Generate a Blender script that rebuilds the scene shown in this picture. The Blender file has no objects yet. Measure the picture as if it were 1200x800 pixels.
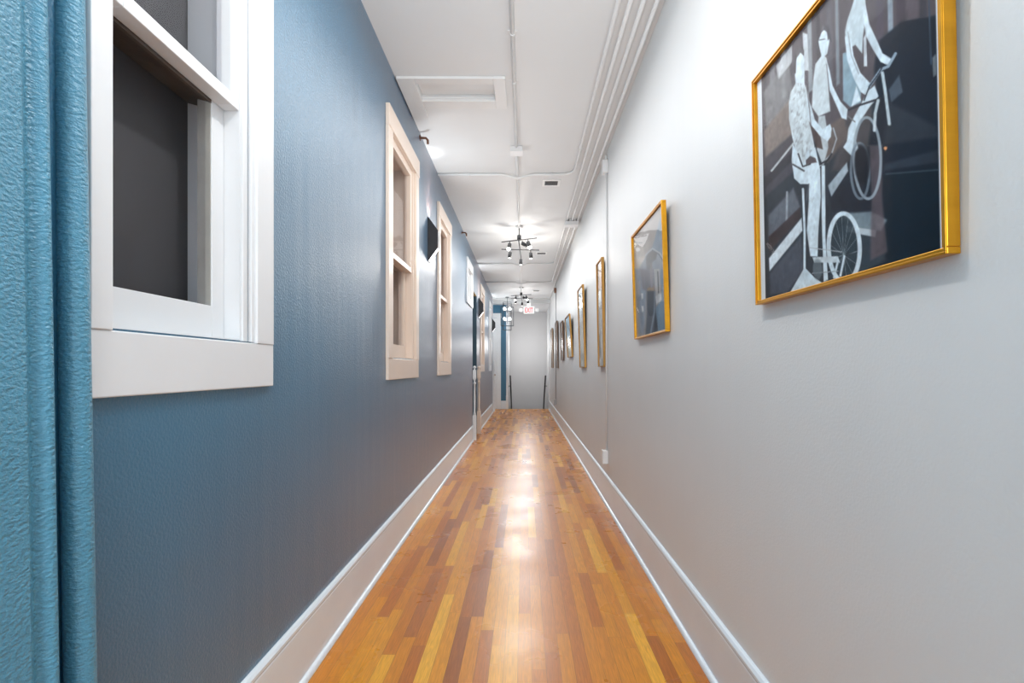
import bpy, bmesh, math, random
import numpy as np
from mathutils import Vector, Matrix

random.seed(7)
rng = np.random.default_rng(11)
scene = bpy.context.scene
COL = scene.collection

# ------------------------------------------------------------------ constants
CAM_H = 1.2
XL, XR = -0.86, 0.745          # wall faces
ZC = 3.14                      # ceiling
YB, YE = -3.0, 15.0            # back of hall, head of the stairs

def srgb(r, g, b):
    f = lambda c: (c/255/12.92) if c/255 <= 0.04045 else ((c/255+0.055)/1.055)**2.4
    return (f(r), f(g), f(b))

# ------------------------------------------------------------------ mesh helper
class MB:
    def __init__(s):
        s.bm = bmesh.new()
    def box(s, x0, x1, y0, y1, z0, z1, bev=0.0, mi=0):
        vs = [s.bm.verts.new(p) for p in ((x0,y0,z0),(x1,y0,z0),(x1,y1,z0),(x0,y1,z0),(x0,y0,z1),(x1,y0,z1),(x1,y1,z1),(x0,y1,z1))]
        fs = [s.bm.faces.new([vs[i] for i in q]) for q in ((3,2,1,0),(4,5,6,7),(0,1,5,4),(1,2,6,5),(2,3,7,6),(3,0,4,7))]
        for f in fs: f.material_index = mi
        if bev > 0:
            es = list({e for f in fs for e in f.edges})
            r = bmesh.ops.bevel(s.bm, geom=es, offset=bev, segments=2, profile=0.5, affect='EDGES')
            for f in r['faces']: f.material_index = mi
        return s
    def face(s, pts, mi=0):
        f = s.bm.faces.new([s.bm.verts.new(p) for p in pts]); f.material_index = mi
        return s
    def prism(s, poly, axis, a, b, mi=0):
        """extrude a 2-D polygon along axis ('x','y','z') from a to b; poly in the two other axes in order"""
        def P(p, t):
            if axis == 'x': return (t, p[0], p[1])
            if axis == 'y': return (p[0], t, p[1])
            return (p[0], p[1], t)
        A = [s.bm.verts.new(P(p, a)) for p in poly]; B = [s.bm.verts.new(P(p, b)) for p in poly]
        n = len(poly); fs = [s.bm.faces.new(A[::-1]), s.bm.faces.new(B)]
        for i in range(n):
            fs.append(s.bm.faces.new((A[i], A[(i+1)%n], B[(i+1)%n], B[i])))
        for f in fs: f.material_index = mi
        bmesh.ops.recalc_face_normals(s.bm, faces=fs)
        return s
    def tube(s, pts, r, n=12, caps=True):
        pts = [Vector(p) for p in pts]
        rings = []
        up = None
        for i, p in enumerate(pts):
            if i == 0: t = pts[1]-p
            elif i == len(pts)-1: t = p-pts[i-1]
            else: t = (pts[i+1]-p).normalized()+(p-pts[i-1]).normalized()
            t.normalize()
            if up is None:
                up = Vector((0,0,1)) if abs(t.z) < 0.9 else Vector((0,1,0))
            u = up - t*up.dot(t)
            if u.length < 1e-4: u = Vector((1,0,0)) - t*t.x
            u.normalize(); v = t.cross(u); up = u
            rings.append([s.bm.verts.new(p + r*(math.cos(2*math.pi*k/n)*u + math.sin(2*math.pi*k/n)*v)) for k in range(n)])
        fs = []
        for a, b in zip(rings, rings[1:]):
            for k in range(n):
                f = s.bm.faces.new((a[k], a[(k+1)%n], b[(k+1)%n], b[k])); f.smooth = True; fs.append(f)
        if caps:
            fs.append(s.bm.faces.new(rings[0][::-1])); fs.append(s.bm.faces.new(rings[-1]))
        bmesh.ops.recalc_face_normals(s.bm, faces=fs)
        return s
    def lathe(s, prof, cx, cy, n=24, axis=None, smooth=True):
        """prof: list of (r, z). axis: optional Matrix to place"""
        rings = []
        fs = []
        for r, z in prof:
            ring = []
            for k in range(n):
                a = 2*math.pi*k/n
                p = Vector((r*math.cos(a), r*math.sin(a), z))
                p = (axis @ p) if axis is not None else p + Vector((cx, cy, 0))
                ring.append(s.bm.verts.new(p))
            rings.append(ring)
        for a, b in zip(rings, rings[1:]):
            for k in range(n):
                f = s.bm.faces.new((a[k], a[(k+1)%n], b[(k+1)%n], b[k])); f.smooth = smooth; fs.append(f)
        fs.append(s.bm.faces.new(rings[0][::-1])); fs.append(s.bm.faces.new(rings[-1]))
        bmesh.ops.recalc_face_normals(s.bm, faces=fs)
        return s
    def sphere(s, c, r, u=16, v=10):
        res = bmesh.ops.create_uvsphere(s.bm, u_segments=u, v_segments=v, radius=r, matrix=Matrix.Translation(c))
        for vv in res['verts']:
            for f in vv.link_faces: f.smooth = True
        return s
    def build(s, name, mats, parent=None, loc=None):
        me = bpy.data.meshes.new(name)
        s.bm.normal_update()
        s.bm.to_mesh(me); s.bm.free()
        if not isinstance(mats, (list, tuple)): mats = [mats]
        for m in mats: me.materials.append(m)
        o = bpy.data.objects.new(name, me); COL.objects.link(o)
        if parent is not None:
            o.parent = parent
        if loc is not None: o.location = loc
        return o

def tag(o, label=None, cat=None, group=None, kind=None):
    if label: o['label'] = label
    if cat: o['category'] = cat
    if group: o['group'] = group
    if kind: o['kind'] = kind
    return o
def thing(name, label, cat, loc=(0,0,0), group=None):
    o = bpy.data.objects.new(name, None); COL.objects.link(o); o.location = loc; o.empty_display_size = 0.1
    return tag(o, label, cat, group)
def struct(name, loc=(0,0,0), label=None):
    o = bpy.data.objects.new(name, None); COL.objects.link(o); o.location = loc
    return tag(o, label, None, None, 'structure')
def S(o, label=None):
    o['kind'] = 'structure'
    if label: o['label'] = label
    return o

# ------------------------------------------------------------------ materials
def newmat(name):
    m = bpy.data.materials.new(name); m.use_nodes = True
    nt = m.node_tree; nt.nodes.clear()
    out = nt.nodes.new('ShaderNodeOutputMaterial')
    return m, nt, out
def N(nt, t, **kw):
    n = nt.nodes.new(t)
    for k, v in kw.items():
        if k.startswith('i_'):
            key = k[2:]
            n.inputs[int(key) if key.isdigit() else key.replace('_', ' ')].default_value = v
        else: setattr(n, k, v)
    return n
def math_n(nt, op, a, b=None):
    n = nt.nodes.new('ShaderNodeMath'); n.operation = op
    for i, v in enumerate((a, b)):
        if v is None: continue
        if isinstance(v, (int, float)): n.inputs[i].default_value = v
        else: nt.links.new(v, n.inputs[i])
    return n.outputs[0]
def pbr(name, col, rough=0.5, metal=0.0, bump=0.0, bscale=100, bdist=0.002, var=0.0, vscale=3.0, spec=0.5, coat=0.0, emit=None, estr=0.0, stretch=(1,1,1), detail=2.0, bump2=None, ior=1.5, sheen=None):
    m, nt, out = newmat(name)
    p = N(nt, 'ShaderNodeBsdfPrincipled')
    p.inputs['Base Color'].default_value = (*col, 1)
    p.inputs['Roughness'].default_value = rough
    p.inputs['Metallic'].default_value = metal
    p.inputs['Specular IOR Level'].default_value = spec
    p.inputs['Coat Weight'].default_value = coat; p.inputs['IOR'].default_value = ior
    if sheen: p.inputs['Sheen Weight'].default_value = sheen[0]; p.inputs['Sheen Roughness'].default_value = sheen[1]; p.inputs['Sheen Tint'].default_value = (*sheen[2], 1)
    if emit: 
        p.inputs['Emission Color'].default_value = (*emit, 1); p.inputs['Emission Strength'].default_value = estr
    tc = N(nt, 'ShaderNodeTexCoord')
    mp = N(nt, 'ShaderNodeMapping'); mp.inputs['Scale'].default_value = stretch
    nt.links.new(tc.outputs['Object'], mp.inputs['Vector'])
    if var > 0:
        no = N(nt, 'ShaderNodeTexNoise'); no.inputs['Scale'].default_value = vscale; no.inputs['Detail'].default_value = 4
        nt.links.new(mp.outputs[0], no.inputs['Vector'])
        rmp = N(nt, 'ShaderNodeMapRange'); rmp.inputs[1].default_value = 0.3; rmp.inputs[2].default_value = 0.7
        rmp.inputs[3].default_value = 1-var; rmp.inputs[4].default_value = 1+var
        nt.links.new(no.outputs[0], rmp.inputs[0])
        mx = N(nt, 'ShaderNodeVectorMath', operation='SCALE'); mx.inputs[0].default_value = col
        nt.links.new(rmp.outputs[0], mx.inputs['Scale']); nt.links.new(mx.outputs[0], p.inputs['Base Color'])
    if bump > 0:
        nb = N(nt, 'ShaderNodeTexNoise'); nb.inputs['Scale'].default_value = bscale; nb.inputs['Detail'].default_value = detail
        nt.links.new(mp.outputs[0], nb.inputs['Vector'])
        b = N(nt, 'ShaderNodeBump'); b.inputs['Strength'].default_value = bump; b.inputs['Distance'].default_value = bdist
        nt.links.new(nb.outputs[0], b.inputs['Height'])
        if bump2:
            st, sc, strength, dist = bump2
            mp2 = N(nt, 'ShaderNodeMapping'); mp2.inputs['Scale'].default_value = st
            nt.links.new(tc.outputs['Object'], mp2.inputs['Vector'])
            n2 = N(nt, 'ShaderNodeTexNoise'); n2.inputs['Scale'].default_value = sc; n2.inputs['Detail'].default_value = 1.5
            nt.links.new(mp2.outputs[0], n2.inputs['Vector'])
            b2 = N(nt, 'ShaderNodeBump'); b2.inputs['Strength'].default_value = strength; b2.inputs['Distance'].default_value = dist
            nt.links.new(n2.outputs[0], b2.inputs['Height']); nt.links.new(b2.outputs[0], b.inputs['Normal'])
        nt.links.new(b.outputs[0], p.inputs['Normal'])
    nt.links.new(p.outputs[0], out.inputs[0])
    return m

def glass_mat(name, tint=(1,1,1), rough=0.01, ior=1.5, wav=0.0, boost=1.0):
    m, nt, out = newmat(name)
    tr = N(nt, 'ShaderNodeBsdfTransparent'); tr.inputs[0].default_value = (*tint, 1)
    gl = N(nt, 'ShaderNodeBsdfGlossy'); gl.inputs['Roughness'].default_value = rough
    fr = N(nt, 'ShaderNodeFresnel'); fr.inputs['IOR'].default_value = ior
    mx = N(nt, 'ShaderNodeMixShader')
    # same fresnel from both faces of the pane
    geo = N(nt, 'ShaderNodeNewGeometry')
    front = math_n(nt, 'SUBTRACT', 1.0, geo.outputs['Backfacing'])
    nt.links.new(math_n(nt, 'MULTIPLY', math_n(nt, 'MULTIPLY', fr.outputs[0], front), boost), mx.inputs[0])
    if wav > 0:
        tc = N(nt, 'ShaderNodeTexCoord')
        nb = N(nt, 'ShaderNodeTexNoise'); nb.inputs['Scale'].default_value = 3.0; nb.inputs['Detail'].default_value = 0.5
        nt.links.new(tc.outputs['Object'], nb.inputs['Vector'])
        b = N(nt, 'ShaderNodeBump'); b.inputs['Strength'].default_value = wav; b.inputs['Distance'].default_value = 0.05
        nt.links.new(nb.outputs[0], b.inputs['Height']); nt.links.new(b.outputs[0], gl.inputs['Normal'])
    nt.links.new(tr.outputs[0], mx.inputs[1]); nt.links.new(gl.outputs[0], mx.inputs[2])
    nt.links.new(mx.outputs[0], out.inputs[0])
    return m

def vcol_mat(name, rough=0.35):
    m, nt, out = newmat(name)
    p = N(nt, 'ShaderNodeBsdfPrincipled'); p.inputs['Roughness'].default_value = rough; p.inputs['Specular IOR Level'].default_value = 0.1
    a = N(nt, 'ShaderNodeVertexColor'); a.layer_name = 'Col'
    nt.links.new(a.outputs[0], p.inputs['Base Color']); nt.links.new(p.outputs[0], out.inputs[0])
    return m

def floor_mat():
    m, nt, out = newmat('oak_strip_floor')
    L = nt.links
    p = N(nt, 'ShaderNodeBsdfPrincipled')
    tc = N(nt, 'ShaderNodeTexCoord'); sx = N(nt, 'ShaderNodeSeparateXYZ'); L.new(tc.outputs['Object'], sx.inputs[0])
    X, Y = sx.outputs[0], sx.outputs[1]
    bw, bl = 0.057, 0.85
    xs = math_n(nt, 'DIVIDE', math_n(nt, 'ADD', X, 10.0), bw)
    row = math_n(nt, 'FLOOR', xs)
    fx = math_n(nt, 'FRACT', xs)
    w1 = N(nt, 'ShaderNodeTexWhiteNoise', noise_dimensions='1D'); L.new(row, w1.inputs['W'])
    # board lengths vary from row to row
    ln = math_n(nt, 'ADD', math_n(nt, 'MULTIPLY', w1.outputs['Value'], 0.55), 0.55)
    w1b = N(nt, 'ShaderNodeTexWhiteNoise', noise_dimensions='1D'); L.new(math_n(nt, 'ADD', row, 333.7), w1b.inputs['W'])
    ys = math_n(nt, 'DIVIDE', math_n(nt, 'ADD', math_n(nt, 'ADD', Y, 20.0), math_n(nt, 'MULTIPLY', w1b.outputs['Value'], 7.0)), ln)
    seg = math_n(nt, 'FLOOR', ys); fy = math_n(nt, 'FRACT', ys)
    cv = N(nt, 'ShaderNodeCombineXYZ'); L.new(row, cv.inputs[0]); L.new(seg, cv.inputs[1])
    w2 = N(nt, 'ShaderNodeTexWhiteNoise', noise_dimensions='2D'); L.new(cv.outputs[0], w2.inputs['Vector'])
    ramp = N(nt, 'ShaderNodeValToRGB')
    cr = ramp.color_ramp
    stops = [(0.0, srgb(152,84,26)), (0.12, srgb(176,99,22)), (0.4, srgb(194,116,18)), (0.65, srgb(203,127,18)), (0.88, srgb(212,140,24)), (1.0, srgb(228,166,48))]
    cr.elements[0].position = 0; cr.elements[0].color = (*stops[0][1], 1)
    cr.elements[1].position = 1; cr.elements[1].color = (*stops[-1][1], 1)
    for pos, c in stops[1:-1]:
        e = cr.elements.new(pos); e.color = (*c, 1)
    L.new(w2.outputs['Value'], ramp.inputs[0])
    # grain, offset per board
    off = N(nt, 'ShaderNodeCombineXYZ')
    L.new(math_n(nt, 'MULTIPLY', X, 28.0), off.inputs[0])
    L.new(math_n(nt, 'ADD', math_n(nt, 'MULTIPLY', Y, 1.6), math_n(nt, 'MULTIPLY', w2.outputs['Value'], 57.0)), off.inputs[1])
    L.new(math_n(nt, 'MULTIPLY', w2.outputs['Value'], 31.0), off.inputs[2])
    g = N(nt, 'ShaderNodeTexNoise'); g.inputs['Scale'].default_value = 1.3; g.inputs['Detail'].default_value = 5; g.inputs['Distortion'].default_value = 0.6
    L.new(off.outputs[0], g.inputs['Vector'])
    rings = math_n(nt, 'SINE', math_n(nt, 'MULTIPLY', g.outputs[0], 42.0))
    gm = N(nt, 'ShaderNodeMapRange'); gm.inputs[1].default_value = -1; gm.inputs[2].default_value = 1; gm.inputs[3].default_value = 0.91; gm.inputs[4].default_value = 1.05
    L.new(rings, gm.inputs[0])
    fine = N(nt, 'ShaderNodeTexNoise'); fine.inputs['Scale'].default_value = 9; fine.inputs['Detail'].default_value = 3
    L.new(off.outputs[0], fine.inputs['Vector'])
    fm = N(nt, 'ShaderNodeMapRange'); fm.inputs[1].default_value = 0.3; fm.inputs[2].default_value = 0.7; fm.inputs[3].default_value = 0.86; fm.inputs[4].default_value = 1.10
    L.new(fine.outputs[0], fm.inputs[0])
    # seams
    ex = math_n(nt, 'MULTIPLY', math_n(nt, 'MINIMUM', fx, math_n(nt, 'SUBTRACT', 1.0, fx)), bw)
    ey = math_n(nt, 'MULTIPLY', math_n(nt, 'MINIMUM', fy, math_n(nt, 'SUBTRACT', 1.0, fy)), ln)
    em = N(nt, 'ShaderNodeMapRange'); em.inputs[1].default_value = 0.0003; em.inputs[2].default_value = 0.0016; em.inputs[3].default_value = 0.72; em.inputs[4].default_value = 1.0
    L.new(ey, em.inputs[0])
    sm = N(nt, 'ShaderNodeMapRange'); sm.inputs[1].default_value = 0.0002; sm.inputs[2].default_value = 0.0013; sm.inputs[3].default_value = 0.5; sm.inputs[4].default_value = 1.0
    L.new(ex, sm.inputs[0])
    seams = math_n(nt, 'MULTIPLY', sm.outputs[0], em.outputs[0])
    tot = math_n(nt, 'MULTIPLY', math_n(nt, 'MULTIPLY', gm.outputs[0], fm.outputs[0]), seams)
    sc = N(nt, 'ShaderNodeVectorMath', operation='SCALE'); L.new(ramp.outputs[0], sc.inputs[0]); L.new(tot, sc.inputs['Scale'])
    L.new(sc.outputs[0], p.inputs['Base Color'])
    # worn satin varnish
    rn = N(nt, 'ShaderNodeTexNoise'); rn.inputs['Scale'].default_value = 2.5; rn.inputs['Detail'].default_value = 4
    L.new(tc.outputs['Object'], rn.inputs['Vector'])
    rr = N(nt, 'ShaderNodeMapRange'); rr.inputs[1].default_value = 0.3; rr.inputs[2].default_value = 0.7; rr.inputs[3].default_value = 0.24; rr.inputs[4].default_value = 0.36
    L.new(rn.outputs[0], rr.inputs[0]); L.new(rr.outputs[0], p.inputs['Roughness'])
    p.inputs['Specular IOR Level'].default_value = 0.5
    b = N(nt, 'ShaderNodeBump'); b.inputs['Strength'].default_value = 0.03; b.inputs['Distance'].default_value = 0.0006
    L.new(fm.outputs[0], b.inputs['Height'])
    L.new(b.outputs[0], p.inputs['Normal'])
    L.new(p.outputs[0], out.inputs[0])
    return m

M = {}
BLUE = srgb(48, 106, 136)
M['blue']   = pbr('blue_orange_peel_paint', BLUE, rough=0.30, bump=0.5, bscale=130, bdist=0.004, var=0.05, vscale=2, spec=0.85, ior=1.62, sheen=(0.21, 0.36, srgb(214,146,104)), bump2=((1,1,0.12), 9, 0.25, 0.01))  # brown sheen tint paints in the floor's warm reflection at grazing views
M['bluelit'] = pbr('blue_rough_plaster_lit', srgb(80,140,166), rough=0.30, bump=0.8, bscale=110, bdist=0.006, var=0.06, vscale=3, spec=0.5, detail=3, stretch=(1,1,1.6))  # wall blue lightened to hold the brighter light on the near edge
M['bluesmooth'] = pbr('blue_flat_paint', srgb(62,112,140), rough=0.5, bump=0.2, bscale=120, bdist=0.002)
M['teal']   = pbr('deep_teal_wall', srgb(44,72,88), rough=0.5, bump=0.2, bscale=120, bdist=0.002)  # darker teal than the hall wall blue
M['white']  = pbr('white_plaster_paint', srgb(220,221,221), rough=0.45, bump=0.2, bscale=130, bdist=0.003, var=0.02, vscale=1.5, bump2=((1,1,0.10), 7, 0.22, 0.01))
M['ceil']   = pbr('ceiling_paint', srgb(221,222,222), rough=0.55, bump=0.25, bscale=110, bdist=0.002, var=0.015, vscale=1.2, bump2=((0.25,1,1), 5.5, 0.35, 0.012))
M['stair']  = pbr('stairwell_paint', srgb(205,205,206), rough=0.6, bump=0.2, bscale=100, bdist=0.002)
M['trim']   = pbr('white_gloss_trim', srgb(224,226,228), rough=0.28, bump=0.10, bscale=60, bdist=0.001, var=0.015, vscale=6)
M['warmtint']  = pbr('warm_lit_gloss_trim', srgb(226,208,193), rough=0.28, bump=0.10, bscale=60, bdist=0.001, var=0.015, vscale=6)  # white trim with warm lamp light mixed into its colour
M['base']   = pbr('baseboard_gloss_white', srgb(222,230,236), rough=0.26, bump=0.15, bscale=25, bdist=0.002, var=0.02, vscale=5)
M['sash_old'] = pbr('bare_brown_sash_edge', srgb(98,88,80), rough=0.6, bump=0.5, bscale=60, bdist=0.003, var=0.25, vscale=9)
M['sash_grey'] = pbr('grey_worn_paint', srgb(168,166,160), rough=0.5, bump=0.4, bscale=50, bdist=0.002, var=0.1, vscale=9)
M['board_dark'] = pbr('charcoal_board', srgb(74,73,75), rough=0.6, bump=0.2, bscale=80, bdist=0.001, var=0.05, vscale=4, stretch=(1,1,0.1))
M['board_tan'] = pbr('grey_tan_board', srgb(148,138,130), rough=0.6, var=0.06, vscale=5, stretch=(1,1,0.1))
M['board_brown'] = pbr('warm_brown_board', srgb(160,132,112), rough=0.6, var=0.06, vscale=5, stretch=(1,1,0.1))
M['glass']  = glass_mat('window_glass', tint=(0.93,0.93,0.94), rough=0.02, boost=0.15)
M['picglass'] = glass_mat('picture_acrylic', tint=(0.98,0.98,0.98), rough=0.015, ior=1.49, wav=0.12, boost=0.38)
M['picglass_dim'] = glass_mat('picture_acrylic_matte', tint=(0.98,0.98,0.98), rough=0.12, ior=1.49, wav=0.1, boost=0.14)
M['picglass_big'] = glass_mat('picture_acrylic_flat', tint=(0.98,0.98,0.98), rough=0.03, ior=1.42, wav=0.04, boost=0.15)
M['gold']   = pbr('brushed_gold_frame', srgb(214,152,40), rough=0.30, metal=0.85, var=0.08, vscale=4, stretch=(1,1,8))
M['golddull'] = pbr('dull_gold_frame', srgb(172,128,66), rough=0.42, metal=0.7, var=0.08, vscale=4, stretch=(1,1,8))
M['bronze'] = pbr('dull_bronze_frame', srgb(150,124,98), rough=0.4, metal=0.5, var=0.06, vscale=6)
M['brownfr'] = pbr('dark_walnut_frame', srgb(104,76,54), rough=0.4, metal=0.2, var=0.1, vscale=8)
M['backing'] = pbr('picture_backing_board', srgb(70,66,62), rough=0.8, var=0.05)
M['print']  = vcol_mat('printed_paper')
M['black']  = pbr('black_powder_coat', srgb(26,26,28), rough=0.42, var=0.05, vscale=20)
M['sconce'] = pbr('black_satin_metal', srgb(30,29,33), rough=0.3, var=0.05, vscale=20)
M['conduit'] = pbr('painted_conduit', srgb(222,222,221), rough=0.36, var=0.02, vscale=8)
M['ventdark'] = pbr('grey_louvre', srgb(150,150,150), rough=0.5, var=0.03)
M['brownbox'] = pbr('unpainted_brown_box', srgb(150,112,92), rough=0.6, var=0.06)
M['rust']   = pbr('rusty_pipe', srgb(120,84,66), rough=0.7, var=0.2, vscale=40)
M['tan']    = pbr('warm_lit_soffit', srgb(206,172,118), rough=0.6, var=0.1, vscale=8)  # soffit colour with the warm light painted in
M['red']    = pbr('red_lettering', srgb(235,60,70), rough=0.5, emit=srgb(255,70,80), estr=0.5, var=0.02)
M['signwhite'] = pbr('sign_white_plastic', srgb(242,242,240), rough=0.4, emit=(1,1,1), estr=0.05, var=0.02)
M['plastic'] = pbr('white_plastic', srgb(240,240,238), rough=0.35, var=0.02)
M['bulb']   = pbr('lit_bulb', (1,1,1), rough=0.3, emit=(1.0,0.97,0.92), estr=9.0, var=0.01)
M['bulboff'] = pbr('lamp_face', srgb(235,235,235), rough=0.3, emit=(1.0,0.97,0.92), estr=1.6, var=0.01)
M['globe']  = pbr('lit_glass_globe', (1,1,1), rough=0.2, emit=(0.93,0.98,1.0), estr=1.1, var=0.01)
M['diffuser'] = pbr('lit_sconce_diffuser', (1,1,1), rough=0.4, emit=(1.0,0.95,0.96), estr=5, var=0.01)
M['chrome'] = pbr('dark_steel_wire', srgb(74,84,92), rough=0.3, metal=0.7, var=0.05)
M['outlet'] = pbr('painted_outlet_box', srgb(228,228,228), rough=0.4, var=0.02)
M['greybox'] = pbr('grey_outlet_box', srgb(176,176,178), rough=0.45, var=0.03)
M['seal']   = pbr('shadow_gap', srgb(40,38,37), rough=0.8, var=0.05)
M['floor']  = floor_mat()
M['tread']  = pbr('brown_stair_tread', srgb(140,92,48), rough=0.4, var=0.15, vscale=6)

# ------------------------------------------------------------------ slab with rectangular holes
def slab(name, axis, a, b, ub, vb, holes, mat, parent=None):
    """slab between planes axis=a and axis=b, spanning the outer rectangle ub x vb minus holes (u0,u1,v0,v1).
    axis 'x': u=y, v=z; axis 'y': u=x, v=z; axis 'z': u=x, v=y"""
    us = sorted(set([ub[0], ub[1]] + [c for h in holes for c in h[:2]]))
    vs = sorted(set([vb[0], vb[1]] + [c for h in holes for c in h[2:]]))
    def P(t, u, v):
        return (t,u,v) if axis == 'x' else ((u,t,v) if axis == 'y' else (u,v,t))
    bm = bmesh.new(); cache = {}
    def V(t, u, v):
        k = (t, u, v)
        if k not in cache: cache[k] = bm.verts.new(P(t,u,v))
        return cache[k]
    nu, nv = len(us)-1, len(vs)-1
    def solid(i, j):
        if i < 0 or j < 0 or i >= nu or j >= nv: return False
        cu, cv = (us[i]+us[i+1])/2, (vs[j]+vs[j+1])/2
        return not any(h[0] < cu < h[1] and h[2] < cv < h[3] for h in holes)
    for i in range(nu):
        for j in range(nv):
            if not solid(i, j): continue
            u0,u1,v0,v1 = us[i],us[i+1],vs[j],vs[j+1]
            for t in (a, b):
                bm.faces.new((V(t,u0,v0),V(t,u1,v0),V(t,u1,v1),V(t,u0,v1)))
            for (di,dj,p,q) in ((-1,0,(u0,v0),(u0,v1)),(1,0,(u1,v0),(u1,v1)),(0,-1,(u0,v0),(u1,v0)),(0,1,(u0,v1),(u1,v1))):
                if not solid(i+di, j+dj):
                    bm.faces.new((V(a,*p),V(a,*q),V(b,*q),V(b,*p)))
    bmesh.ops.recalc_face_normals(bm, faces=bm.faces[:])
    me = bpy.data.meshes.new(name); bm.to_mesh(me); bm.free(); me.materials.append(mat)
    o = bpy.data.objects.new(name, me); COL.objects.link(o); o.parent = parent
    return o

# ------------------------------------------------------------------ windows in the left wall
CW = 0.105
WIN = [  # Y0, Y1, zbottom, ztop, meeting-rail z, left casing width, trim, board
    (0.992, 1.716, 1.140, 2.860, 1.974, 0.053, 'trim',  'board_dark', 'grey'),
    (3.18, 4.09, 1.125, 2.850, 1.925, CW, 'warmtint', 'board_tan', 'warmtint'),
    (5.06, 5.93, 1.125, 2.850, 1.925, CW, 'warmtint', 'board_brown', 'warmtint'),
    (7.62, 8.46, 2.180, 2.860, None, CW, 'trim',  'board_tan', 'warmtint'),
    (10.05, 10.98, 1.125, 2.850, 1.925, CW, 'warmtint', 'board_brown', 'warmtint'),
    (12.45, 13.30, 1.125, 2.850, 1.925, CW, 'trim',  'board_tan', 'warmtint'),
]
DOOR = (8.57, 9.33, 0.0, 2.51)
holes = []
STOP = 0.062
for (y0,y1,zb,zt,mz,lw,tm,bd,sd) in WIN:
    ap = 0.143 if mz else 0.10
    holes.append((y0+lw+0.006, y1-CW-STOP, zb+ap, zt-0.14))
WT = 0.165   # wall thickness
wl = S(slab('wall_left', 'x', XL, XL-WT, (YB, 14.1), (0, ZC), holes+[DOOR], M['blue']), 'glossy blue textured wall with white windows along the left side')

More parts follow.
